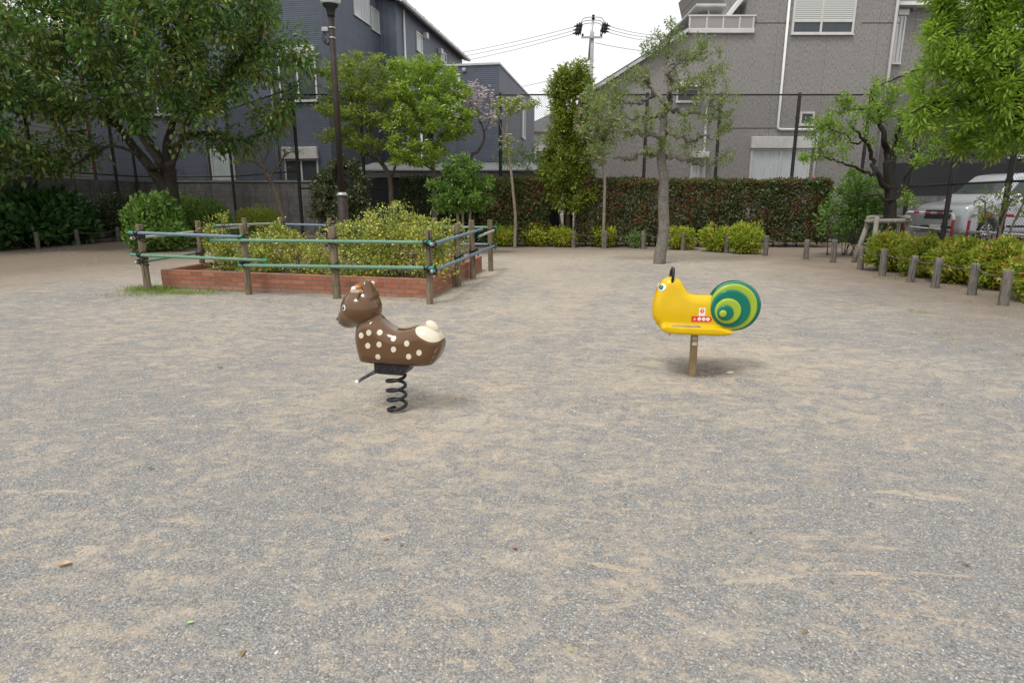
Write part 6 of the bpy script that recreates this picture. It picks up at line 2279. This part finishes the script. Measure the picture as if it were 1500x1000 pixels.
tree('slender_dogwood', 'slender leaning dogwood with few pale flowers left of the gap', [
    S(19.4, [(754, 358), (755, 320), (752, 285), (749, 255), (745, 222), (742, 200), (744, 180), (752, 160), (757, 145)], .052, .018, True),
    S(19.4, [(744, 205), (735, 190), (730, 172)], .018, .008), S(19.4, [(748, 170), (765, 158), (778, 150)], .018, .008),
], [E(760, 152, 19.4, .75, .5, .22), E(735, 155, 19.4, .45, .4, .25), E(742, 215, 19.4, .35, .3, .3, .02)],
    (M_bark_tan, L_dog), nattr=220, step=.10, infl=.7, kill=.15, leafn=900, L=(.06, .10), spread=.09, tip=.003, rleaf=.010, seed=36, flowers=(130, .06, M_pinkf, None))
tree('blossom_tree', 'slim pink-flecked tree rising from the red hedge left of the gnarled tree', [
    S(19.5, [(884, 352), (885, 310), (886, 270), (884, 240), (880, 210), (876, 180), (872, 150)], .055, .018, True),
    S(19.5, [(884, 240), (865, 215), (850, 190)], .02, .008), S(19.5, [(880, 205), (896, 180), (905, 160)], .02, .008), S(19.5, [(885, 245), (870, 235), (856, 232)], .02, .008),
], [E(872, 150, 19.5, .75, .5, .35), E(860, 190, 19.5, .55, .5, .4), E(895, 190, 19.5, .6, .5, .5), E(868, 232, 19.5, .45, .4, .2)],
    (M_bark_tan, L_oak), nattr=260, step=.12, infl=.8, kill=.17, leafn=3600, L=(.06, .10), spread=.11, tip=.003, rleaf=.010, seed=37, flowers=(230, .065, M_pinkf, None))
tree('tall_green_shrub', 'tall narrow yellow-green shrub standing in the hedge gap', [
    S(20.2, [(832, 358), (832, 310), (834, 250), (838, 190), (842, 140), (846, 105)], .085, .03, True),
    S(20.2, [(833, 290), (815, 250), (805, 210)], .04, .012), S(20.0, [(834, 270), (852, 225), (862, 170)], .04, .012), S(20.2, [(838, 190), (826, 150), (825, 115)], .03, .012),
    S(20.0, [(826, 352), (818, 300), (822, 240)], .03, .012), S(20.0, [(840, 352), (848, 310), (846, 250)], .03, .012),
], [E(840, 118, 20.2, .82, .6, .46), E(820, 135, 20.2, .5, .5, .45), E(822, 165, 20.2, .55, .5, .5), E(838, 185, 20.2, .75, .6, .6), E(835, 235, 20.1, .95, .7, .6), E(822, 260, 20, .75, .6, .55), E(815, 225, 20.1, .6, .5, .5), E(808, 265, 20, .6, .5, .5), E(852, 265, 20, .6, .5, .5), E(855, 215, 20.1, .6, .5, .6), E(835, 290, 19.9, .9, .5, .4)],
    (M_bark_brown, L_bam), nattr=560, step=.13, infl=.9, kill=.2, leafn=26000, L=(.09, .15), asp=.34, spread=.24, droop=.2, tip=.004, rleaf=.012, seed=38, up=.12)
tree('crepe_myrtle', 'leaning bare-limbed small tree with smooth tan trunk before the block wall', [
    S(21.6, [(424, 340), (412, 312), (406, 290), (395, 263), (388, 250)], .085, .065, True),
    S(21.6, [(394, 262), (402, 248), (412, 236), (418, 226), (430, 222)], .05, .014, wig=.1), S(21.6, [(388, 250), (378, 240), (366, 236), (352, 240)], .04, .014, wig=.1),
    S(21.5, [(390, 252), (386, 235), (378, 222), (366, 214)], .04, .014, wig=.1), S(21.5, [(384, 240), (392, 225), (392, 210), (400, 196)], .035, .012, wig=.1), S(21.6, [(404, 246), (420, 246), (436, 240)], .03, .010),
], [E(360, 225, 21.5, .5, .4, .3), E(395, 205, 21.5, .6, .4, .3), E(428, 222, 21.6, .5, .4, .25), E(350, 243, 21.5, .3, .3, .1)],
    (M_bark_tan, L_dogd), nattr=160, step=.12, infl=.8, kill=.18, leafn=700, L=(.05, .08), spread=.1, tip=.005, rleaf=.012, seed=39, trunkname='trunk')
tree('three_stemmed_shrub', 'round-headed green shrub on pale clustered stems behind the planter corner', [
    S(17.4, [(672, 350), (671, 325), (668, 308), (660, 290)], .05, .03, True), (np.array([B0(679, 17.4), P(678, 322, 17.4), P(678, 300, 17.4), P(682, 270, 17.4)]), .04, .02), (np.array([B0(686, 17.45), P(688, 322, 17.4), P(692, 300, 17.5), P(702, 280, 17.4)]), .045, .02),
], [E(676, 245, 17.3, .55, .5, .4), E(650, 275, 17.3, .5, .5, .38), E(700, 270, 17.4, .55, .5, .40), E(675, 290, 17.1, .7, .5, .3), E(712, 300, 17.3, .3, .3, .25), E(640, 300, 17.2, .35, .4, .22)],
    (M_bark_tan, L_mid), nattr=380, step=.10, infl=.7, kill=.16, leafn=7000, L=(.08, .13), asp=.38, spread=.11, droop=.1, tip=.004, rleaf=.012, seed=40)
tree('glossy_camellia', 'tall dark glossy-leaved shrub directly behind the lamp post', [
    S(18.6, [(500, 352), (494, 325), (488, 300), (484, 275)], .05, .03, True), (np.array([B0(512, 18.6), P(514, 310, 18.6), P(520, 280, 18.6), P(518, 250, 18.6)]), .045, .02), (np.array([B0(503, 18.6), P(502, 300, 18.6), P(500, 262, 18.6), P(500, 240, 18.6)]), .04, .02),
], [E(500, 248, 18.6, .62, .5, .42), E(482, 275, 18.5, .5, .5, .42), E(522, 275, 18.6, .5, .5, .45), E(500, 300, 18.4, .75, .5, .45), E(530, 308, 18.5, .4, .4, .35)],
    (M_bark_tan, L_cam), nattr=380, step=.10, infl=.7, kill=.16, leafn=7500, L=(.08, .135), asp=.40, spread=.12, droop=.1, tip=.004, rleaf=.012, seed=41)
tree('bare_shrub', 'thin multi-stemmed shrub with few leaves in front of the silver car', [
    (np.array([[8.95, 11.3, 0], [8.95, 11.3, .5], [8.9, 11.3, .9], [8.95, 11.25, 1.5]]), .035, .012), (np.array([[9.0, 11.35, 0], [9.06, 11.35, .6], [9.2, 11.35, 1.2], [9.3, 11.3, 1.6]]), .032, .010),
    (np.array([[8.9, 11.3, 0], [8.8, 11.3, .6], [8.62, 11.3, 1.1], [8.5, 11.25, 1.45]]), .03, .010), (np.array([[8.98, 11.25, 0], [8.9, 11.2, .7], [8.75, 11.2, 1.1]]), .025, .010),
], [(8.95, 11.3, 1.55, .45, .4, .3), (8.6, 11.3, 1.35, .35, .35, .25), (9.3, 11.3, 1.5, .35, .35, .3)],
    (M_bark_tan, L_dogd), nattr=170, step=.09, infl=.7, kill=.13, leafn=520, L=(.05, .085), asp=.42, spread=.09, tip=.0035, rleaf=.010, seed=42, jit=.4)

# ---- hedges
xa, xb = P(850, 300, 19.9)[0], P(1213, 300, 19.9)[0]
hedge('red_tipped_hedge', 'long clipped hedge with red young leaves below the grey house', xa, xb, 19.75, 20.6, 2.06, (M_bark_brown, L_phot), 40000, L=(.07, .11), asp=.48, seed=51, fl=(2700, .085, L_photr, .4))
xa, xb = P(703, 300, 20.0)[0], P(802, 300, 20.0)[0]
hedge('red_tipped_hedge', 'short clipped hedge with red tips between slender tree and tall shrub', xa, xb, 19.85, 20.65, 2.12, (M_bark_brown, L_phot), 13000, L=(.07, .11), asp=.48, seed=52, fl=(520, .085, L_photr, .7))
xa, xb = P(588, 300, 20.1)[0], P(698, 300, 20.1)[0]
hedge('dark_hedge', 'dark green clipped hedge behind the planter and three-stemmed shrub', xa, xb, 20.0, 20.7, 2.15, (M_bark_brown, L_darkh), 13500, L=(.07, .11), asp=.48, seed=53, fl=(60, .05, L_photr, .6))
tree('reddish_shrub', 'dull reddish shrub left of the lamp post, over the block wall', [
    S(20.2, [(478, 350), (476, 320), (474, 295), (470, 270)], .04, .02, True), (np.array([B0(486, 20.2), P(488, 310, 20.2), P(486, 275, 20.2)]), .03, .015)],
    [E(472, 275, 20.2, .5, .4, .45), E(468, 305, 20.1, .45, .4, .4), E(485, 300, 20.2, .5, .4, .5)], (M_bark_brown, L_phot), nattr=220, step=.11, infl=.7, kill=.17, leafn=4200, L=(.07, .11), asp=.45, spread=.15, seed=54, flowers=(60, .045, L_photr, None))


def mound(u, Y, rx, ry, rz, zc=None):
    p = P(u, 330, Y)
    return (p[0], Y, zc if zc is not None else rz * .95, rx, ry, rz)


# ---- variegated shrubs in the planter
V_ = (M_bark_brown, L_var)
gv = 'variegated shrubs in the brick planter'
shrub('variegated_shrub', 'largest yellow-flecked shrub at the right of the brick planter', [E(560, 352, 10.7, .78, .62, .55), E(625, 358, 10.5, .52, .55, .46), E(500, 362, 10.6, .50, .5, .46), E(580, 330, 11.3, .62, .5, .42), E(535, 385, 10.3, .85, .45, .30), E(632, 392, 10.1, .48, .4, .24), E(655, 352, 11.4, .42, .5, .40)],
      V_, 21000, (.036, .058), .52, 61, group=gv, sub=110, subr=(.08, .19), stems=22, sprigs=150, sprigl=(.12, .34), clump=.72, base=(*G(570, 425)[:2], .2), gap=.5)
shrub('variegated_shrub', 'yellow-flecked shrub in the middle of the planter, bright yellow at its right', [E(405, 362, 11.2, .50, .5, .42), E(440, 378, 10.9, .42, .45, .36), E(380, 385, 10.8, .45, .4, .30), E(470, 392, 10.6, .36, .4, .26)],
      V_, 9500, (.036, .058), .52, 62, group=gv, sub=60, subr=(.09, .22), stems=14, sprigs=80, sprigl=(.12, .32), clump=.72, base=(*G(415, 420)[:2], .2), gap=.5)
shrub('variegated_shrub', 'smallest sprawling yellow-flecked shrub near the planter left end', [E(335, 372, 11.6, .42, .4, .30), E(318, 352, 11.9, .30, .3, .32), E(340, 392, 11.2, .38, .35, .22), E(325, 330, 12.0, .16, .18, .30)],
      V_, 4600, (.036, .058), .52, 63, group=gv, sub=40, subr=(.09, .22), stems=12, sprigs=60, sprigl=(.12, .36), clump=.72, base=(*G(325, 415)[:2], .2), gap=.5)

# ---- left bed
shrub('hydrangea_bush', 'large dark bush with broad leaves at the left edge', [(-15.4, 19.9, .95, .75, 1.0, .90), (-15.15, 21.2, .9, .70, 1.0, .88), (-15.3, 18.4, .85, .6, .8, .85), (-14.95, 20.4, .55, .45, .9, .5)], (M_bark_brown, L_hyd), 6500, (.15, .23), .62, 71, sub=46, stems=14, base=(-15.1, 20.2, 0), up=.8)
shrub('dark_azalea', 'dark rounded azalea right of the broad-leaved bush', [(-14.5, 22.9, .9, .65, .8, .85), (-14.2, 23.4, .7, .6, .7, .7)], (M_bark_brown, L_darkh), 6000, (.07, .12), .45, 72, stems=8)
shrub('green_azalea', 'bright green azalea hedge mound left of the cherry trunk', [(-13.2, 23.8, 1.0, 1.1, .8, .75), (-12.2, 23.4, .95, .9, .8, .72)], (M_bark_brown, L_aza), 9000, (.07, .11), .45, 73, stems=8, flowers=(9, .05, M_purp))
shrub('leafy_bush', 'fresh yellow-green leafy bush in front of the cherry trunk', [E(228, 325, 18.4, .80, .7, .72), E(215, 345, 18.2, .60, .6, .5), E(248, 345, 18.2, .50, .5, .55)], (M_bark_brown, L_mid), 5200, (.11, .17), .48, 74, stems=10, sprigs=40, sprigl=(.1, .3), base=(*G(228, 366)[:2], 0), up=.8)
shrub('purple_azalea', 'azalea with scattered purple flowers right of the cherry trunk', [E(298, 318, 20.4, .85, .7, .62), E(285, 345, 20.0, .8, .6, .5), E(318, 335, 20.2, .55, .5, .55)], (M_bark_brown, L_aza), 9500, (.06, .10), .45, 75, stems=8, sprigs=40, sprigl=(.08, .2), base=(*G(298, 360)[:2], 0), flowers=(42, .055, M_purp))
shrub('olive_mound', 'low olive-green clipped mound under the leaning tan trunk', [E(382, 322, 22.5, .75, .6, .42), E(372, 336, 22.3, .8, .6, .5)], (M_bark_brown, L_nan), 6500, (.05, .085), .45, 76, stems=6, base=B0(380, 22.4))

# ---- low bright shrubs along the back bed
gn = 'low bright nandina shrubs along the back bed'
N_ = (M_bark_brown, L_nan)
for k, (u, Yb, rx, rz, lb) in enumerate([
        (735, 20.0, .42, .36, 'low bright shrub behind the right end of the planter fence'), (787, 20.1, .50, .40, 'low bright shrub right of the slender trunk'), (823, 20.0, .44, .33, 'low bright shrub under the tall narrow shrub'),
        (884, 19.9, .40, .36, 'low bright shrub left of the gnarled tree, standing alone'), (1000, 18.9, .42, .34, 'small bright shrub just right of the gnarled trunk'),
        (1052, 18.0, .48, .38, 'left half of the bright shrub pair right of the snail'), (1094, 17.4, .50, .42, 'right, taller half of the bright shrub pair right of the snail')]):
    shrub('nandina_shrub', lb, [mound(u - rx * 12, Yb, rx * .75, .40, rz, rz * 1.05), mound(u + rx * 14, Yb - .1, rx * .7, .40, rz * .92, rz * .95)], N_, 4200, (.065, .105), .36, 80 + k, group=gn, sub=34, stems=8, up=.3, subr=(.11, .26), sprigs=44, sprigl=(.08, .2), gap=.4)
shrub('straggly_shrub', 'tiny straggly shrub at the hedge foot left of the gnarled trunk', [mound(932, 19.4, .32, .3, .26)], (M_bark_brown, L_mid), 600, (.05, .08), .4, 89, stems=5)
shrub('loose_green_shrub', 'loose mid-green shrub filling the gap left of the plum tree', [E(1255, 292, 16.9, .75, .6, .62), E(1235, 320, 16.8, .75, .6, .55), E(1275, 318, 16.7, .65, .6, .55), E(1250, 268, 17.0, .45, .4, .35)], (M_bark_brown, L_mid), 7000, (.08, .13), .38, 90, stems=14, base=B0(1252, 16.9), gap=.5, sub=44, subr=(.12, .26), sprigs=60, sprigl=(.15, .4))
gr = 'reddish nandina shrubs along the right bed'
N2 = (M_bark_brown, L_nanr)
for k, (x, Yb, rx, ry, rz, lb) in enumerate([
        (8.30, 13.35, .55, .55, .46, 'reddish-tipped low shrub below the log tree support'), (8.42, 12.35, .55, .60, .43, 'reddish-tipped low shrub, second along the right bed'), (8.35, 11.35, .55, .62, .45, 'reddish-tipped low shrub, third along the right bed before the car'),
        (8.45, 10.55, .50, .55, .46, 'green-tinged low shrub in front of the thin multi-stemmed shrub'), (8.05, 9.15, .55, .62, .50, 'nearest bright low shrub at the right edge'), (8.6, 8.1, .6, .6, .5, 'low shrub partly cut by the right edge')]):
    shrub('nandina_shrub', lb, [(x, Yb, rz * .90, rx * .95, ry * .82, rz * .86), (x - .16, Yb - .12, rz * .66, rx * .8, ry * .75, rz * .62), (x + .1, Yb + .15, rz * .98, rx * .7, ry * .55, rz * .68)], N2, 9000, (.065, .11), .32, 100 + k, group=gr, sub=60, stems=12, up=.3, subr=(.10, .23), gap=.45, sprigs=110, sprigl=(.08, .22))

# foliage beyond the car park
tree('background_tree', 'dim evergreen behind the silver car and louvre wall', [
    (np.array([[16.5, 23.6, .45], [16.5, 23.6, 2.0], [16.6, 23.6, 4.0]]), .12, .05)], [(16.5, 23.6, 4.0, 2.2, 1.2, 1.4), (18.5, 23.8, 3.8, 2.0, 1.2, 1.3), (15.0, 23.6, 3.7, 1.2, .9, .8), (17.5, 24, 5.6, 2.4, 1.3, 1.4)],
    (M_bark_dark, L_darkh), nattr=420, step=.22, infl=1.4, kill=.4, leafn=9000, L=(.09, .14), asp=.4, spread=.3, seed=120, rleaf=.02)
tree('background_tree', 'evergreen behind the carport beside the annex corner', [
    (np.array([[1.2, 23.0, 0], [1.2, 23.0, 1.5], [1.2, 23.0, 2.6]]), .09, .04)], [(.0, 22.4, 2.9, .9, .5, .5), (.9, 22.4, 3.1, .8, .5, .6)],
    (M_bark_dark, L_mid), nattr=200, step=.16, infl=1.1, kill=.26, leafn=2200, L=(.06, .10), asp=.35, spread=.16, seed=121, rleaf=.02)

# ---- things strewn on the ground
def scatter(name, label, cat, pts, L, mat, asp=.6, flatness=.25, lift=.004):
    n = len(pts)
    pts = np.array(pts, float)
    pts[:, 2] = [gz(p[0], p[1]) + lift for p in pts]
    th = rng.uniform(0, 6.28, n)
    D = np.stack([np.cos(th), np.sin(th), rng.uniform(-.05, .25, n)], -1)
    Nn = unit(np.array([0, 0, 1.]) + rdir(n) * flatness)
    Ls = rng.uniform(L[0], L[1], n)
    mb = MB()
    add_leaves(mb, pts, D, Nn, Ls, Ls * asp)
    return tag(mb.build(name, mat), label, cat, kind='stuff')


pt = []
for c, sx, sy, n in ((G(70, 366), 1.6, .8, 260), (G(180, 366), 1.6, .7, 320), (G(230, 380), 2.0, 1.2, 160), (G(200, 430), 1.5, .6, 70), (G(420, 440), 1.6, .4, 60)):
    pt += list(c + rng.normal(size=(n, 3)) * np.array([sx, sy, 0]))
pt = [p for p in pt if not (-6.4 < p[0] < -.5 and 9.2 < p[1] < 15)]
scatter('fallen_petals', 'pink fallen petals strewn over the ground on the left', 'petals', pt, (.015, .028), M_pinkf, .8)
M_dead = leafmat('dead_leaf', [(0, (.10, .06, .035)), (.5, (.22, .14, .08)), (.85, (.34, .25, .15)), (1, (.35, .34, .12))], .7, .1)
pt = []
for a, b in [(k, k + 1) for k in range(3, 17)] + [(0, 1), (1, 2)]:
    p, q = BPT[a], BPT[b]
    d = unit(q - p); nn = np.array([-d[1], d[0], 0])
    n = int(np.linalg.norm(q - p) * 46)
    pt += list(p + (q - p) * rng.uniform(0, 1, (n, 1)) + nn * (rng.normal(size=(n, 1)) * .5 + .35))
pt += [G(rng.uniform(620, 700), rng.uniform(400, 450)) for _ in range(22)] + [G(rng.uniform(360, 640), rng.uniform(437, 452)) for _ in range(60)] + [G(rng.uniform(20, 1480), rng.uniform(470, 980)) for _ in range(14)]
scatter('leaf_litter', 'dry brown leaf litter along the planting beds', 'leaf litter', pt, (.015, .05), M_dead, .45, .5)

M_grass = leafmat('grass_blade', [(0, (.08, .15, .02)), (.6, (.17, .27, .035)), (1, (.32, .32, .11))], .6, .3)


def grass(name, label, spots):
    Vs = []
    for (u, v, sx, sy, n, h) in spots:
        c = G(u, v)
        p = c + rng.normal(size=(n, 3)) * np.array([sx, sy, 0])
        p[:, 2] = [gz(a[0], a[1]) - .002 for a in p]
        Vs.append((p, np.full(n, h) * rng.uniform(.4, 1.2, n)))
    p = np.concatenate([a for a, _ in Vs]); h = np.concatenate([b for _, b in Vs])
    n = len(p)
    D = unit(np.array([0, 0, 1.]) + rdir(n) * np.array([.8, .8, .1]))
    mb = MB()
    add_leaves(mb, p, D, unit(rdir(n) * np.array([1, 1, .2])), h, h * .09)
    return tag(mb.build(name, M_grass), label, 'grass', kind='stuff')


grass('grass_tuft', 'short grass growing round the left front fence post and planter corner', [(222, 424, .22, .14, 1100, .085), (260, 428, .45, .13, 1500, .065), (200, 432, .25, .12, 350, .045), (310, 430, .5, .10, 420, .04), (235, 436, .5, .12, 260, .03), (560, 441, .5, .05, 60, .03), (640, 447, .2, .06, 60, .03)])
grass('weed_sprouts', 'scattered small green weeds on the bare soil at the right', [(1337, 456, .06, .04, 70, .03), (1352, 458, .08, .05, 90, .03), (1372, 489, .08, .05, 60, .03), (1392, 497, .07, .04, 60, .03), (1430, 512, .06, .04, 50, .03), (1490, 521, .05, .04, 60, .035), (1180, 383, .3, .1, 120, .05), (1240, 392, .3, .15, 120, .04), (1360, 436, .3, .15, 90, .03), (1100, 377, .4, .1, 120, .05), (960, 386, .3, .12, 50, .04), (900, 366, .8, .1, 120, .05), (1300, 407, .15, .1, 80, .06)])

# ------------------------------------------------------------------ light
world = bpy.data.worlds.new('World')
scene.world = world
world.use_nodes = True
wt = NT(world.node_tree)
world.node_tree.nodes.clear()
SUN_EL, SUN_AZ = R(62), R(-140)      # azimuth measured from +Y towards +X; overcast, behind the viewer's left
sky = wt.n('ShaderNodeTexSky', dict(sky_type='NISHITA', sun_disc=False, sun_elevation=SUN_EL, sun_rotation=SUN_AZ, air_density=1.2, dust_density=4.0, ozone_density=1.0))
hs = wt.n('ShaderNodeHueSaturation', None, Saturation=.12, Value=.11, Color=sky.outputs[0]).outputs[0]
cloud = wt.noise(wt.scalev(wt.n('ShaderNodeTexCoord').outputs['Generated'], (1, 1, 2.2)), 2.2, 5, .6)
deck = wt.mix(wt.ramp(cloud, [(.3, 0.0), (.7, 1.0)]), (.84, .865, .895), (.98, .99, 1.0))
bgc = wt.mix(.72, hs, deck)
bg = wt.n('ShaderNodeBackground', None, Color=bgc, Strength=1.0)
wo = wt.n('ShaderNodeOutputWorld', None, Surface=bg.outputs[0])
sun = bpy.data.lights.new('sun', 'SUN')
sun.energy = 1.5
sun.angle = R(16)
sun.color = (1.0, .97, .92)
so = bpy.data.objects.new('sun', sun)
dirv = Vector((math.sin(SUN_AZ) * math.cos(SUN_EL), math.cos(SUN_AZ) * math.cos(SUN_EL), math.sin(SUN_EL)))
so.rotation_euler = (-dirv).to_track_quat('-Z', 'Y').to_euler()
so.location = (-6, -6, 14)
COL.objects.link(so)
scene.view_settings.view_transform = 'Standard'
scene.view_settings.look = 'None'
scene.view_settings.exposure = 0.46
scene.view_settings.gamma = 1.0
scene.render.engine = 'CYCLES'
scene.cycles.max_bounces = 6
scene.cycles.transparent_max_bounces = 12
